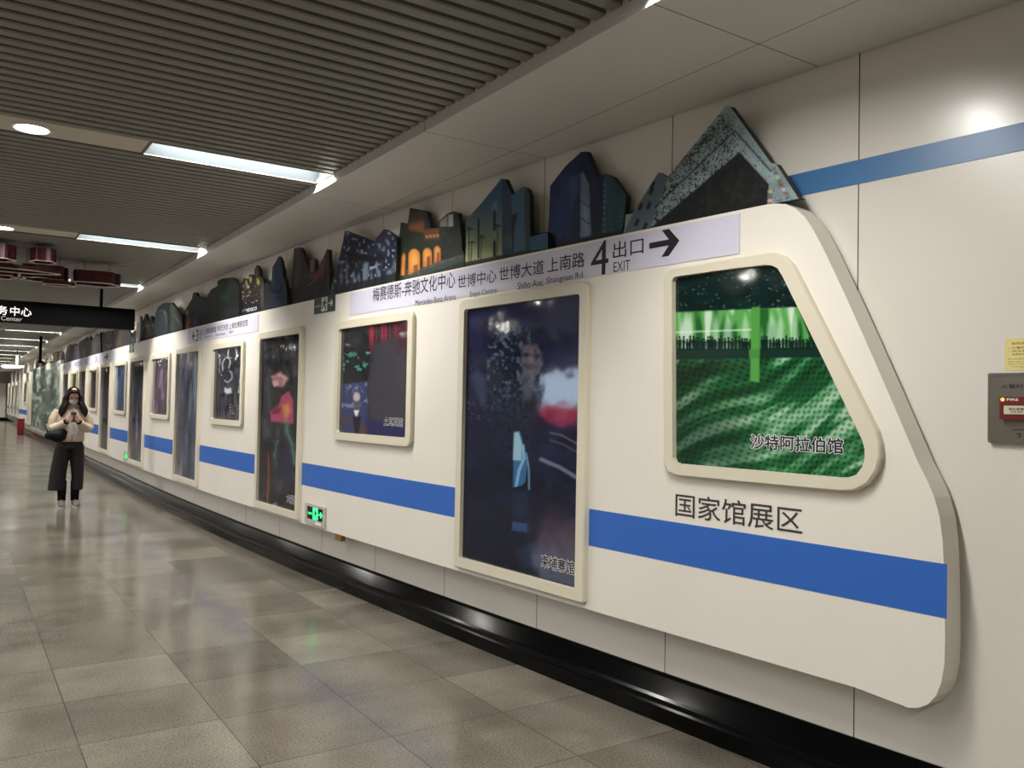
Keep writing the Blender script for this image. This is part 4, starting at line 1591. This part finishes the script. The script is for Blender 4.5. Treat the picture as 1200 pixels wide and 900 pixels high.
# thin blade sign seen edge-on
bs = thing('blade_sign', 'thin white blade sign with red edge sticking out of panel top', 'sign', cp(14.3, 2.38, PANEL))
uS, zS1 = hit(161.5, 402, PANEL - 0.02)
_, zS0 = hit(161.5, 371, PANEL - 0.02)
MB().cbox(uS - 0.10, uS + 0.10, zS1, zS0, PANEL - 0.03, PANEL - 0.003).build('panel', M_WHITE, bs)
MB().cbox(uS - 0.04, uS + 0.04, zS1 + 0.08, zS0 - 0.1, PANEL - 0.0315, PANEL - 0.03).build('red_band', mat('band_red', (170, 50, 60), 0.5), bs)

# ------------------------------------------------------------------ fire alarm station and notice on the wall
al = thing('fire_alarm_station', 'grey metal fire alarm plate with red break-glass box on wall', 'fire alarm', cp(1.4, 1.4, WALL))
u0, u1 = 1.575, 1.275
WO = WALL
ring_o = rrect(u0, u1, 1.402, 1.653, 0.006)
MB().prism(ring_o, WO - 0.018, WO - 0.0006).build('plate', M_STEEL, al)
MB().prism(rrect(u0 - 0.004, u1 + 0.004, 1.641, 1.649, 0.002), WO - 0.0195, WO - 0.018).build('edge_fold', M_CHROME, al)
rb_ = MB().prism(rrect(1.526, 1.40, 1.488, 1.567, 0.004), WO - 0.04, WO - 0.018).build('call_point', M_RED, al)
MB().prism(rrect(1.516, 1.41, 1.502, 1.541, 0.003), WO - 0.0408, WO - 0.040).build('recess', mat('recess_red', (86, 14, 18), 0.5), rb_)
MB().prism(rrect(1.5105, 1.4155, 1.506, 1.536, 0.002), WO - 0.0425, WO - 0.0409).build('glass_label', mat('label_cream', (214, 204, 176), 0.4), rb_)
lettering('lettering', '按此报警', 1.494, 1.446, 1.519, 1.529, WO - 0.0428, M_BLACK, rb_, 0.01)
lettering('lettering', 'PRESS HERE', 1.488, 1.45, 1.511, 1.516, WO - 0.0428, M_BLACK, rb_, 0.01)
lettering('lettering', 'FIRE', 1.501, 1.4646, 1.5535, 1.5615, WO - 0.0408, M_WHITE, rb_, 0.02)
MB().prism([(1.5148 + 0.007 * math.cos(a), 1.5575 + 0.007 * math.sin(a)) for a in np.linspace(0, 6.28, 17)[:-1]], WO - 0.0425, WO - 0.04).build('indicator_lamp', mat('lamp_yellow', (240, 220, 130), 0.3, emit=0.15), rb_)
lettering('lettering', '火警时击碎玻璃', 1.53, 1.36, 1.597, 1.612, WO - 0.0186, M_BLACK, al, 0.01)
lettering('lettering', '消防电话', 1.495, 1.45, 1.449, 1.455, WO - 0.0186, M_BLACK, al, 0.01)
MB().tube([cp(1.475, 1.437, WO - 0.018), cp(1.475, 1.437, WO - 0.028)], [0.0075, 0.006], 14).build('jack', M_CHROME, al)
MB().tube([cp(1.475, 1.437, WO - 0.0275), cp(1.475, 1.437, WO - 0.0285)], 0.0035, 10).build('jack_hole', M_BLACK, al)
MB().prism([(1.478, 1.413), (1.42, 1.448), (1.418, 1.446), (1.476, 1.411)], WO - 0.0184, WO - 0.018).build('scratch', M_CHROME, al)
for su, sz in ((1.566, 1.412), (1.566, 1.634), (1.284, 1.412), (1.284, 1.634)):
    MB().tube([cp(su, sz, WO - 0.018), cp(su, sz, WO - 0.0205)], 0.004, 10).build('screw', M_CHROME, al)
nt_ = thing('safety_notice', 'yellow paper notice with red writing above the fire alarm plate', 'notice', cp(1.4, 1.66, WALL))
zt_ = hit(1176, 397, WALL)[1]
zb_ = 1.662
MB().prism(rrect(1.527, 1.30, zb_, zt_, 0.004), WALL - 0.0015, WALL - 0.0006).build('sheet', mat('notice_yellow', (226, 214, 140), 0.5), nt_)
hh = zt_ - zb_
M_NR = mat('notice_red', (150, 62, 40), 0.6)
for body, a, b, c, d in (('使用须知说明', 1.505, 1.42, .80, .87), ('• 火警时打破玻璃按下按钮', 1.515, 1.33, .67, .73), ('• 无火警时请勿动用报警', 1.515, 1.33, .57, .63), ('违者依法处罚', 1.503, 1.44, .47, .53),
                         ('Break glass and press in case of fire', 1.515, 1.33, .33, .375), ('Do not use unless there is a fire', 1.515, 1.33, .25, .29), ('Any misuse will be prosecuted', 1.515, 1.33, .17, .21), ('according to law', 1.503, 1.44, .09, .13)):
    lettering('lettering', body, a, b, zb_ + hh * c, zb_ + hh * d, WALL - 0.0018, M_NR, nt_, 0.008)

# ------------------------------------------------------------------ hanging black sign
HS = 13.1
flat = lambda yy: (lambda u, z, t: (u, yy + t, z))
hs = thing('hanging_sign', 'long black hanging sign with white lettering below the ceiling', 'sign', (0.7, HS, 2.49))
MB().box(-1.0, 2.15, HS, HS + 0.16, 2.492, 2.79).build('case', mat('sign_black', (4, 5, 5), 0.5, spec=0.04), hs)
M_SL = mat('sign_white_glow', (236, 226, 226), 0.4, emit=0.55)
hp = lambda px, py: tuple((np.array([0, 0, EYE]) + (RM @ np.array([px - 600.0, py - 450.0, F_PX])) * (HS / (RM @ np.array([px - 600.0, py - 450.0, F_PX]))[1]))[[0, 2]])
a0, a1 = hp(37, 372), hp(37, 360)
cx0 = hp(12, 364)[0]
lettering('lettering', '中心', cx0, hp(37, 365)[0], 2.585, 2.705, -0.002, M_SL, hs, 0.004, fn=flat(HS))
lettering('lettering', '服务', cx0 - (hp(37, 365)[0] - cx0) - 0.03, cx0 - 0.03, 2.585, 2.705, -0.002, M_SL, hs, 0.004, fn=flat(HS))
lettering('lettering', 'Service Center', hp(26, 374)[0] - 0.52, hp(26, 374)[0], 2.512, 2.57, -0.002, mat('sign_grey_glow', (160, 154, 150), 0.5), hs, 0.004, fn=flat(HS))
for px in (1.715, -0.7):
    MB().box(px - 0.018, px + 0.018, HS + 0.06, HS + 0.10, 2.79, CEIL + 0.01).build('hanger', mat('sign_black', (4, 5, 5), 0.5, spec=0.04), hs)

# far post with camera
fp = thing('ceiling_post', 'slim black post hanging from the ceiling far down the passage', 'post', (1.83, 24.6, 2.38))
MB().box(1.80, 1.86, 24.57, 24.63, 2.42, CEIL + 0.01).build('pole', mat('sign_black', (4, 5, 5), 0.5, spec=0.04), fp)
MB().box(1.78, 1.88, 24.5, 24.7, 2.36, 2.42).build('end_box', mat('sign_black', (4, 5, 5), 0.5, spec=0.04), fp)
fs = thing('lit_sign', 'bright white lit sign hanging far down the passage', 'sign', (1.5, 31, 2.4))
M_FAR = mat('far_sign_glow', (250, 250, 244), 0.4, emit=2.2)
MB().prism([(1.24, 2.46), (1.32, 2.40), (1.70, 2.40), (1.86, 2.44), (1.86, 2.48), (1.34, 2.49)], 0, 0.3, fn=flat(31)).build('light_box', M_FAR, fs)
MB().box(1.64, 1.69, 31.05, 31.1, 2.42, 2.80).build('lit_edge', M_FAR, fs)
MB().box(1.655, 1.675, 31.06, 31.08, 2.8, CEIL + 0.01).build('hanger', M_BLACK, fs)

# ------------------------------------------------------------------ red hanging ornaments
M_ORN = mat('ornament_red', (74, 14, 20), 0.4, var=0.1)
M_ORNW = mat('ornament_white', (214, 206, 190), 0.5)


def ornament(label, cx, cy, hw, hd, z0, z1, lobes, hang):
    t = thing('hanging_ornament', label, 'ornament', (cx, cy, z0), 'red cloud ornaments under the ceiling')
    P = []
    n = 64
    for k in range(n):
        a = 2 * math.pi * k / n
        r = 1 + 0.10 * math.cos(lobes * a)
        ca, sa = math.cos(a), math.sin(a)
        P.append((cx + hw * r * math.copysign(abs(ca) ** 0.7, ca), cy + hd * r * math.copysign(abs(sa) ** 0.7, sa)))
    I = [(cx + (a - cx) * 0.93, cy + (b - cy) * 0.86) for a, b in P]
    fn = lambda u, z, tt: (u, z, tt)
    MB().ring(P, I, z0 + 0.006, z1, fn=fn).build('shell', M_ORN, t)
    MB().ring([(cx + (a - cx) * 1.01, cy + (b - cy) * 1.01) for a, b in P], [(cx + (a - cx) * 0.90, cy + (b - cy) * 0.82) for a, b in P], z0, z0 + 0.006, fn=fn).build('lower_trim', M_ORNW, t)
    MB().prism(I, z1 - 0.01, z1 - 0.004, fn=fn).build('top_sheet', M_ORNW, t)
    for hx in hang:
        MB().tube([(hx, cy, z1 - 0.006), (hx, cy, CEIL + 0.01)], 0.0025, 6).build('wire', M_BLACK, t)
    return t


ornament('small boxy dark red ornament hanging nearest under ceiling', 0.72, 9.75, 0.11, 0.13, 2.865, 3.0, 6, (0.70,))
ornament('dark red cloud ornament at the picture edge beside the small boxy one', 0.30, 9.75, 0.17, 0.14, 2.85, 3.0, 5, (0.30,))
ornament('flat dark red ornament under the small boxy one', 0.45, 10.1, 0.42, 0.15, 2.80, 2.845, 4, (0.2, 0.6))
ornament('longest dark red ornament at right end of the row near strip light', 1.31, 10.6, 0.24, 0.2, 2.79, 2.925, 5, (1.2, 1.45))
ornament('middle dark red ornament of the lower row', 0.80, 10.6, 0.215, 0.2, 2.79, 2.94, 7, (0.75, 0.95))
ornament('left dark red ornament of the lower row', 0.36, 10.6, 0.17, 0.18, 2.785, 2.92, 6, (0.4,))
ornament('small low dark red ornament beneath the middle of the row', 0.92, 10.40, 0.15, 0.10, 2.72, 2.77, 5, (0.92,))


# ------------------------------------------------------------------ far end of the passage
def paint_map(x, y):
    p = Paint(x, y, (108, 116, 107))
    X, Y = (x - 0) * 7.5, (y - 400) * 7.5
    p.x, p.y = X, Y
    p.noise(0.05, 0.03, 0.5, 3)
    v = vnoise(X * 0.06, Y * 0.03, 5)
    p.mix(np.clip((v - 0.6) * 6, 0, 1) * 0.8, (176, 190, 172))  # pale upright streaks: reflections on the mural, painted into its print
    p.mix(np.clip((0.36 - v) * 6, 0, 1) * 0.8, (66, 84, 78))
    p.poly([(360, 450), (420, 420), (490, 440), (490, 510), (420, 560), (370, 520)], (88, 96, 90), 0.9, 14)
    for k in range(5):
        p.line([(300, 520 + 30 * k), (400, 590 + 10 * k), (520, 480 + 50 * k)], 6, (164, 184, 164), 0.6, 6)
    return p


mp = thing('map_mural', 'large grey green map mural on the wall behind the woman', 'mural', cp(31, 0.33, 0.05))
MB().cbox(26.1, 35.9, 0.34, 2.52, 0.02, 0.10, step=1).build('board', mat('mural_edge', (180, 184, 172), 0.5), mp)
print_mesh('printed_picture', [(35.75, 0.40), (35.75, 2.46), (26.25, 2.46), (26.25, 0.40)], 0.0185, paint_map, 0.7, M_MURAL, mp)
p2 = thing('train_panel', 'short white panel with blue stripe beyond the map mural', 'wall panel', cp(40, PB, PANEL))
MB().cbox(36.7, 42.8, PB, 2.44, PANEL, 0.125, step=1).build('board', M_PANEL, p2)
stripe(p2, 37.6, 42.75, z0=0.77, z1=0.96)
framed('framed_poster', 'small far brown poster on the short panel beyond the mural', 39.5, 38.2, 1.2, 2.1, streaky([(120, 100, 96)], 61, (84, 66, 62)), 0.6)
framed('framed_poster', 'tall far brown poster at near end of the short panel beyond the mural', 37.5, 36.75, 0.46, 2.2, streaky([(100, 80, 76)], 71, (70, 56, 54)), 0.6, rb=0.012)
p3 = thing('train_panel', 'farthest white panel with four dark doors at the passage end', 'wall panel', cp(51, PB, 0.3))
MB().cbox(45, 58.5, PB, 2.26, 0.30, 0.42, step=2).build('board', M_PANEL, p3)
for a, b in ((45.1, 46.65), (48.15, 49.25), (50.75, 52.05), (53.55, 55.05), (56.55, 58.4)):
    stripe(p3, a, b, off=0.30, z0=0.8, z1=0.97)
for i, u in enumerate((47.4, 50.0, 52.8, 55.8)):
    framed('framed_poster', 'dark tall poster on the farthest panel, %s from its near end' % ['first', 'second', 'third', 'last'][i], u + 0.7, u - 0.7, 0.5, 2.1,
           streaky([(90, 84, 80)], 80 + i, (56, 52, 50)), 0.5, off=0.30, rb=0.012, group='posters on the farthest panel')
ew = thing('end_screen', 'plain white screen across the passage end', 'screen', (2.1, Y_END - 0.1, 0.4))
MB().box(1.75, 2.68, Y_END - 0.16, Y_END - 0.06, 0.2, 2.28).build('panel', M_PANEL, ew)
MB().box(1.72, 1.75, Y_END - 0.18, Y_END - 0.06, 0.2, 2.30).build('post', M_COVER, ew)
xb = thing('extinguisher_box', 'red fire extinguisher box standing on the floor far ahead', 'fire box', (2.27, 38, 0))
MB().box(2.12, 2.36, 37.9, 38.15, 0.03, 0.60).build('cabinet', mat('box_red', (130, 24, 28), 0.5), xb)
MB().box(2.11, 2.37, 37.88, 38.16, 0.60, 0.63).build('lid', mat('box_red', (130, 24, 28), 0.5), xb)
MB().box(2.14, 2.34, 37.92, 38.13, 0.0, 0.03).build('plinth', M_BLACK, xb)
MB().box(2.21, 2.27, 37.885, 37.9, 0.34, 0.38).build('handle', M_CHROME, xb)
# boards standing above the mural
for i, (lb, u, w, zt2, c) in enumerate((('dark brown box board above the far end of map mural', 33.5, 2.6, 2.75, (60, 54, 46)), ('yellowish lit board above the near end of map mural', 28.0, 1.3, 2.85, (176, 150, 96)),
                                        ('small grey board above the map mural corner', 26.7, 0.7, 2.8, (70, 68, 66)), ('pale board above the mural middle', 30.2, 1.3, 2.7, (150, 138, 120)))):
    t = thing('pavilion_cutout', lb, 'cutout', cp(u, 2.52, 0.06), 'cut-outs above the map mural')
    MB().prism([(u + w / 2, 2.52), (u + w / 2, zt2 - 0.05), (u + w * .2, zt2), (u - w * .3, zt2 - 0.02), (u - w / 2, zt2 - 0.08), (u - w / 2, 2.52)], 0.05, 0.09).build('board', mat('far_board_%d' % i, c, 0.6), t)

# lit advertisement on the left wall, seen only in the glossy posters
ad = thing('advertising_lightbox', 'lit white and red advertising lightbox on the opposite wall', 'lightbox', (LW, 12.1, 1.15))
MB().box(LW + 0.002, LW + 0.08, 10.6, 13.6, 1.15, 2.3).build('case', M_STEEL, ad)
MB().box(LW + 0.08, LW + 0.085, 10.68, 13.52, 1.5, 2.24).build('lit_face', mat('ad_white', (206, 226, 250), 0.3, emit=4.0), ad)
MB().box(LW + 0.08, LW + 0.085, 10.68, 13.52, 1.21, 1.5).build('red_band', mat('ad_red', (200, 50, 60), 0.3, emit=3.0), ad)

# ------------------------------------------------------------------ the woman with the phone
PX, PY = 1.36, 12.97
M_SKIN = mat('skin', (196, 152, 128), 0.5)
M_HAIR = mat('hair_dark', (20, 15, 14), 0.55, var=0.3, vscale=60, spec=0.15)
M_JACKET = mat('jacket_cream', (206, 188, 166), 0.8, var=0.08, vscale=20)
M_TROUS = mat('trousers_charcoal', (36, 34, 35), 0.9, var=0.12, vscale=14)
M_SHOE = mat('shoe_grey', (120, 116, 110), 0.6)
M_SOLE = mat('sole_white', (206, 204, 198), 0.6)
M_SOCK = mat('sock_black', (18, 18, 20), 0.9, spec=0.2)
M_MASK = mat('mask_pale', (190, 186, 188), 0.7)
M_BAG = mat('bag_navy', (15, 17, 26), 0.6, spec=0.2)


def pp(x, y, z):
    return (PX + x, PY + y, z)


class Blob(MB):
    def ell(s, c, r, rot=None, n=14, m=10):
        V, Fs = [], []
        R = rot or Matrix.Identity(3)
        for i in range(m + 1):
            th = math.pi * i / m
            for k in range(n):
                ph = 2 * math.pi * k / n
                V.append(Vector(c) + R @ Vector((r[0] * math.sin(th) * math.cos(ph), r[1] * math.sin(th) * math.sin(ph), r[2] * math.cos(th))))
        for i in range(m):
            for k in range(n):
                k2 = (k + 1) % n
                Fs.append((i * n + k, (i + 1) * n + k, (i + 1) * n + k2, i * n + k2))
        return s.add(V, Fs)

    def loft(s, rings, n=20):
        """rings (x, y, z, rx, ry), capped"""
        V, Fs = [], []
        for x, y, z, rx, ry in rings:
            V += [(x + rx * math.cos(2 * math.pi * k / n), y + ry * math.sin(2 * math.pi * k / n), z) for k in range(n)]
        for i in range(len(rings) - 1):
            Fs += [(i * n + k, i * n + (k + 1) % n, (i + 1) * n + (k + 1) % n, (i + 1) * n + k) for k in range(n)]
        Fs += [tuple(range(n))[::-1], tuple((len(rings) - 1) * n + k for k in range(n))]
        return s.add(V, Fs)

    def fuse(s, name, material, parent, voxel, smooth=4):
        me = bpy.data.meshes.new('fuse_tmp')
        me.from_pydata(s.v, [], s.f)
        bm = bmesh.new()
        bm.from_mesh(me)
        bmesh.ops.recalc_face_normals(bm, faces=bm.faces)
        bm.to_mesh(me)
        bm.free()
        o = bpy.data.objects.new('fuse_tmp', me)
        COL.objects.link(o)
        md = o.modifiers.new('r', 'REMESH')
        md.mode = 'VOXEL'
        md.voxel_size = voxel
        if smooth:
            sm = o.modifiers.new('s', 'SMOOTH')
            sm.iterations = smooth
            sm.factor = 0.5
        dg = bpy.context.evaluated_depsgraph_get()
        m2 = bpy.data.meshes.new_from_object(o.evaluated_get(dg))
        V = [v.co[:] for v in m2.vertices]
        Fs = [tuple(p.vertices) for p in m2.polygons]
        bpy.data.objects.remove(o)
        bpy.data.meshes.remove(m2)
        return link(name, V, Fs, material, parent, smooth=True)


TILT = Matrix.Rotation(math.radians(30), 3, 'X')
NECK = Vector(pp(0.015, 0.0, 1.405))


def hd(x, y, z):
    """point of the bowed head; origin at the base of the skull"""
    return NECK + TILT @ Vector((x, y, z))


b = Blob()
# head, jaw, nose, ears, neck
b.ell(hd(0, 0.005, 0.155), (0.072, 0.090, 0.098), TILT)
b.ell(hd(0, -0.022, 0.085), (0.056, 0.062, 0.072), TILT)
b.ell(hd(0, -0.040, 0.045), (0.030, 0.034, 0.030), TILT)
b.ell(hd(0, -0.092, 0.118), (0.011, 0.016, 0.022), TILT)
for q in (-1, 1):
    b.ell(hd(q * 0.073, 0.008, 0.118), (0.010, 0.020, 0.030), TILT)
b.tube([pp(0.01, 0.02, 1.30), hd(0, 0.012, 0.06)], [0.055, 0.048], 14)
# trunk under the clothes
b.loft([pp(0, 0, 0.82) + (0.15, 0.10), pp(0, 0, 0.95) + (0.13, 0.09), pp(0, 0, 1.05) + (0.12, 0.085), pp(0, 0, 1.22) + (0.145, 0.095), pp(0, 0.01, 1.29) + (0.12, 0.07), pp(0, 0.015, 1.33) + (0.055, 0.05)])
for q, fx in ((-1, -0.082), (1, 0.078)):
    b.tube([pp(q * 0.078, 0, 0.84), pp(q * 0.09 - 0.01, -0.012, 0.48), pp(fx, 0.02, 0.10)], [0.072, 0.052, 0.034], 14)
    b.tube([pp(fx, 0.03, 0.09), pp(fx + q * 0.006, -0.05, 0.055), pp(fx + q * 0.012, -0.13, 0.035)], [0.036, 0.034, 0.024], 12)
    # arm
    sh, el, wr = pp(q * 0.150, 0.01, 1.285), pp(q * 0.215, 0.0, 1.085), pp(q * 0.068, -0.205, 1.175)
    b.tube([sh, el, wr], [0.044, 0.036, 0.026], 12)
    b.ell(pp(q * 0.150, 0.01, 1.285), (0.038, 0.038, 0.038))
    # palm and fingers folded round the phone
    b.tube([wr, pp(q * 0.058, -0.235, 1.195), pp(q * 0.052, -0.262, 1.212)], [0.026, 0.029, 0.024], 12)
    for i, ln in enumerate((0.82, 0.95, 1.0, 0.9)):
        z = 1.180 + 0.0215 * i
        b.tube([pp(q * 0.055, -0.258, z), pp(q * 0.053, -0.285, z + 0.002), pp(q * 0.043, -0.312 * 1.0, z + 0.006), pp(q * (0.043 - 0.026 * ln), -0.322, z + 0.010), pp(q * (0.043 - 0.036 * ln), -0.321, z + 0.011)],
               [0.0095, 0.0088, 0.0080, 0.0074, 0.0060], 8)
    b.tube([pp(q * 0.050, -0.240, 1.215), pp(q * 0.044, -0.252, 1.243), pp(q * 0.030, -0.272, 1.262), pp(q * 0.020, -0.284, 1.268)], [0.012, 0.0105, 0.009, 0.007], 8)
woman = b.fuse('person', M_SKIN, None, 0.0045, 3)
tag(woman, 'standing woman in cream jacket and wide dark trousers looking down at a phone', 'person')
# eyes and brows
for q in (-1, 1):
    Blob().ell(hd(q * 0.030, -0.079, 0.135), (0.012, 0.006, 0.0045), TILT, 12, 8).build('eye', M_BLACK, woman, True)
    Blob().ell(hd(q * 0.031, -0.081, 0.155), (0.019, 0.006, 0.0035), TILT, 12, 8).build('eyebrow', M_HAIR, woman, True)
# face mask
b = Blob()
b.ell(hd(0, -0.036, 0.078), (0.061, 0.064, 0.052), TILT)
b.ell(hd(0, -0.062, 0.085), (0.036, 0.046, 0.042), TILT)
mk = b.fuse('face_mask', M_MASK, woman, 0.005, 4)
for q in (-1, 1):
    MB().tube([hd(q * 0.056, -0.045, 0.10), hd(q * 0.072, -0.015, 0.125), hd(q * 0.078, 0.012, 0.13)], 0.0022, 6).build('ear_loop', M_MASK, mk)
# hair
b = Blob()
b.ell(hd(0, 0.026, 0.160), (0.086, 0.096, 0.094), TILT)
b.ell(hd(0, 0.055, 0.10), (0.078, 0.058, 0.11), TILT)
for q in (-1, 1):
    b.tube([hd(q * 0.02, -0.050, 0.240), hd(q * 0.062, -0.050, 0.19), hd(q * 0.080, -0.02, 0.12)], [0.013, 0.012, 0.014], 10)
    b.ell(hd(q * 0.012, -0.035, 0.222), (0.040, 0.040, 0.026), TILT)
    for k, (ox, oy, zl) in enumerate(((0.0, 0.0, 1.23), (0.022, 0.03, 1.25), (-0.008, -0.03, 1.27))):
        h0 = hd(q * 0.082, -0.02 + oy, 0.14)
        pts = [h0]
        for j in range(1, 8):
            t = j / 7
            z = h0.z + (zl - h0.z) * t
            pts.append(Vector((PX + 0.015 + q * (0.078 + ox + 0.062 * t + 0.010 * math.sin(t * 9 + k)), PY - 0.045 + oy * 0.8 - 0.075 * t, z)))
        b.tube(pts, [0.012, 0.016, 0.023, 0.029, 0.031, 0.029, 0.023, 0.010], 10)
b.loft([pp(0.015, 0.06, 1.20) + (0.09, 0.035), pp(0.015, 0.065, 1.32) + (0.12, 0.05), pp(0.015, 0.05, 1.45) + (0.10, 0.06), pp(0.015, 0.03, 1.55) + (0.08, 0.06)])
b.fuse('hair', M_HAIR, woman, 0.007, 3)
# jacket
b = Blob()
b.loft([pp(-0.005, 0.0, 0.895) + (0.172, 0.125), pp(-0.005, 0, 0.93) + (0.178, 0.132), pp(0, 0, 1.05) + (0.168, 0.128), pp(0, 0, 1.20) + (0.185, 0.128), pp(0, 0.005, 1.31) + (0.190, 0.112), pp(0, 0.012, 1.365) + (0.125, 0.085), pp(0.005, 0.015, 1.39) + (0.07, 0.06)])
for q in (-1, 1):
    b.tube([pp(q * 0.145, 0.01, 1.312), pp(q * 0.205, 0.012, 1.20), pp(q * 0.228, 0.004, 1.085), pp(q * 0.20, -0.05, 1.075), pp(q * 0.13, -0.13, 1.12), pp(q * 0.082, -0.186, 1.165)],
           [0.068, 0.070, 0.062, 0.062, 0.056, 0.046], 14)
b.tube([pp(0.0 + 0.075 * math.cos(a), 0.012 + 0.062 * math.sin(a), 1.385) for a in np.linspace(-2.4, 2.4 + math.pi * 0.5, 12)], 0.016, 8)
jk = b.fuse('jacket', M_JACKET, woman, 0.007, 4)
MB().tube([pp(0.004, -0.137, 0.90), pp(0.004, -0.137, 1.05), pp(0.004, -0.137, 1.2), pp(0.004, -0.108, 1.31)], 0.004, 6).build('zip', M_SOCK, jk)
for q in (-1, 1):
    MB().tube([pp(q * 0.090, -0.178, 1.160), pp(q * 0.066, -0.208, 1.178)], [0.041, 0.034], 14).build('cuff', M_SOCK, jk, True)
# trousers
b = Blob()
b.loft([pp(-0.005, 0, 0.80) + (0.178, 0.125), pp(-0.005, 0, 0.87) + (0.165, 0.118), pp(-0.005, 0, 0.94) + (0.145, 0.105)])
b.loft([pp(-0.150, 0.005, 0.234) + (0.108, 0.115), pp(-0.138, 0.003, 0.45) + (0.104, 0.112), pp(-0.112, 0, 0.65) + (0.100, 0.115), pp(-0.088, 0, 0.84) + (0.092, 0.118)])
b.loft([pp(0.104, 0.005, 0.234) + (0.070, 0.100), pp(0.100, -0.005, 0.45) + (0.078, 0.105), pp(0.090, 0, 0.65) + (0.090, 0.112), pp(0.080, 0, 0.84) + (0.092, 0.118)])
b.fuse('trousers', M_TROUS, woman, 0.008, 3)
# socks and shoes
for q, fx in ((-1, -0.082), (1, 0.078)):
    MB().tube([pp(fx + q * 0.004, 0.012, 0.36), pp(fx, 0.021, 0.17), pp(fx, 0.022, 0.085)], [0.062, 0.054, 0.050], 14).build('sock', M_SOCK, woman, True)
    b = Blob()
    b.ell(pp(fx, 0.045, 0.058), (0.043, 0.048, 0.050))
    b.ell(pp(fx + q * 0.006, -0.04, 0.048), (0.043, 0.075, 0.045))
    b.ell(pp(fx + q * 0.012, -0.115, 0.038), (0.045, 0.060, 0.032))
    sh = b.fuse('shoe', M_SHOE, woman, 0.006, 3)
    so = Blob().loft([pp(fx + q * 0.006, -0.04, 0.001) + (0.050, 0.138), pp(fx + q * 0.006, -0.04, 0.022) + (0.051, 0.140)], 28).build('sole', M_SOLE, sh)
    for k in range(3):
        MB().tube([pp(fx + q * 0.008 - 0.022, -0.045 - k * 0.02, 0.087 - k * 0.006), pp(fx + q * 0.008, -0.048 - k * 0.02, 0.094 - k * 0.007), pp(fx + q * 0.008 + 0.022, -0.045 - k * 0.02, 0.087 - k * 0.006)], 0.003, 6).build('lace', M_SOLE, sh)
# phone, tissue, handbag
ph = thing('phone', 'small dark phone held in the hands of the standing woman', 'phone', pp(0, -0.297, 1.18))
PT_ = Matrix.Rotation(math.radians(-14), 3, 'X')
pf = lambda u, z, t: tuple(Vector(pp(0, -0.297, 1.235)) + PT_ @ Vector((u, t, z)))
MB().prism(rrect(-0.034, 0.034, -0.070, 0.070, 0.010), -0.004, 0.003, fn=pf).build('body', mat('phone_case', (44, 44, 50), 0.3), ph)
MB().prism(rrect(-0.031, 0.031, -0.066, 0.066, 0.008), 0.0031, 0.0042, fn=pf).build('screen', mat('phone_screen', (170, 190, 220), 0.2, emit=0.8), ph)
MB().prism(rrect(0.008, 0.028, 0.035, 0.06, 0.005), -0.0055, -0.004, fn=pf).build('camera_bump', M_BLACK, ph)
b = Blob()
b.loft([pp(0.012, -0.245, 0.985) + (0.018, 0.010), pp(0.015, -0.25, 1.03) + (0.046, 0.016), pp(0.01, -0.255, 1.09) + (0.052, 0.020), pp(0.0, -0.26, 1.14) + (0.036, 0.018), pp(0.0, -0.26, 1.165) + (0.018, 0.012)])
tp = b.fuse('paper_tissue', mat('tissue_white', (226, 218, 208), 0.8, bump=0.6, bscale=30), None, 0.006, 2)
tag(tp, 'white crumpled tissue hanging below the hands of the standing woman', 'tissue')
hb = thing('handbag', 'dark navy slouchy handbag hanging at the side of the standing woman', 'bag', pp(-0.25, -0.1, 0.9))
b = Blob()
b.ell(pp(-0.245, -0.165, 0.985), (0.085, 0.060, 0.062))
b.ell(pp(-0.165, -0.170, 0.972), (0.105, 0.055, 0.080))
b.ell(pp(-0.120, -0.165, 1.02), (0.070, 0.045, 0.055))
b.fuse('body', M_BAG, hb, 0.008, 6)
MB().tube([pp(-0.28, -0.165, 1.02), pp(-0.31, -0.10, 1.08), pp(-0.315, 0.0, 1.15), pp(-0.27, 0.085, 1.15), pp(-0.20, 0.10, 1.08), pp(-0.20, -0.05, 1.005), pp(-0.17, -0.13, 1.02)], 0.009, 8).build('strap', M_BAG, hb, True)
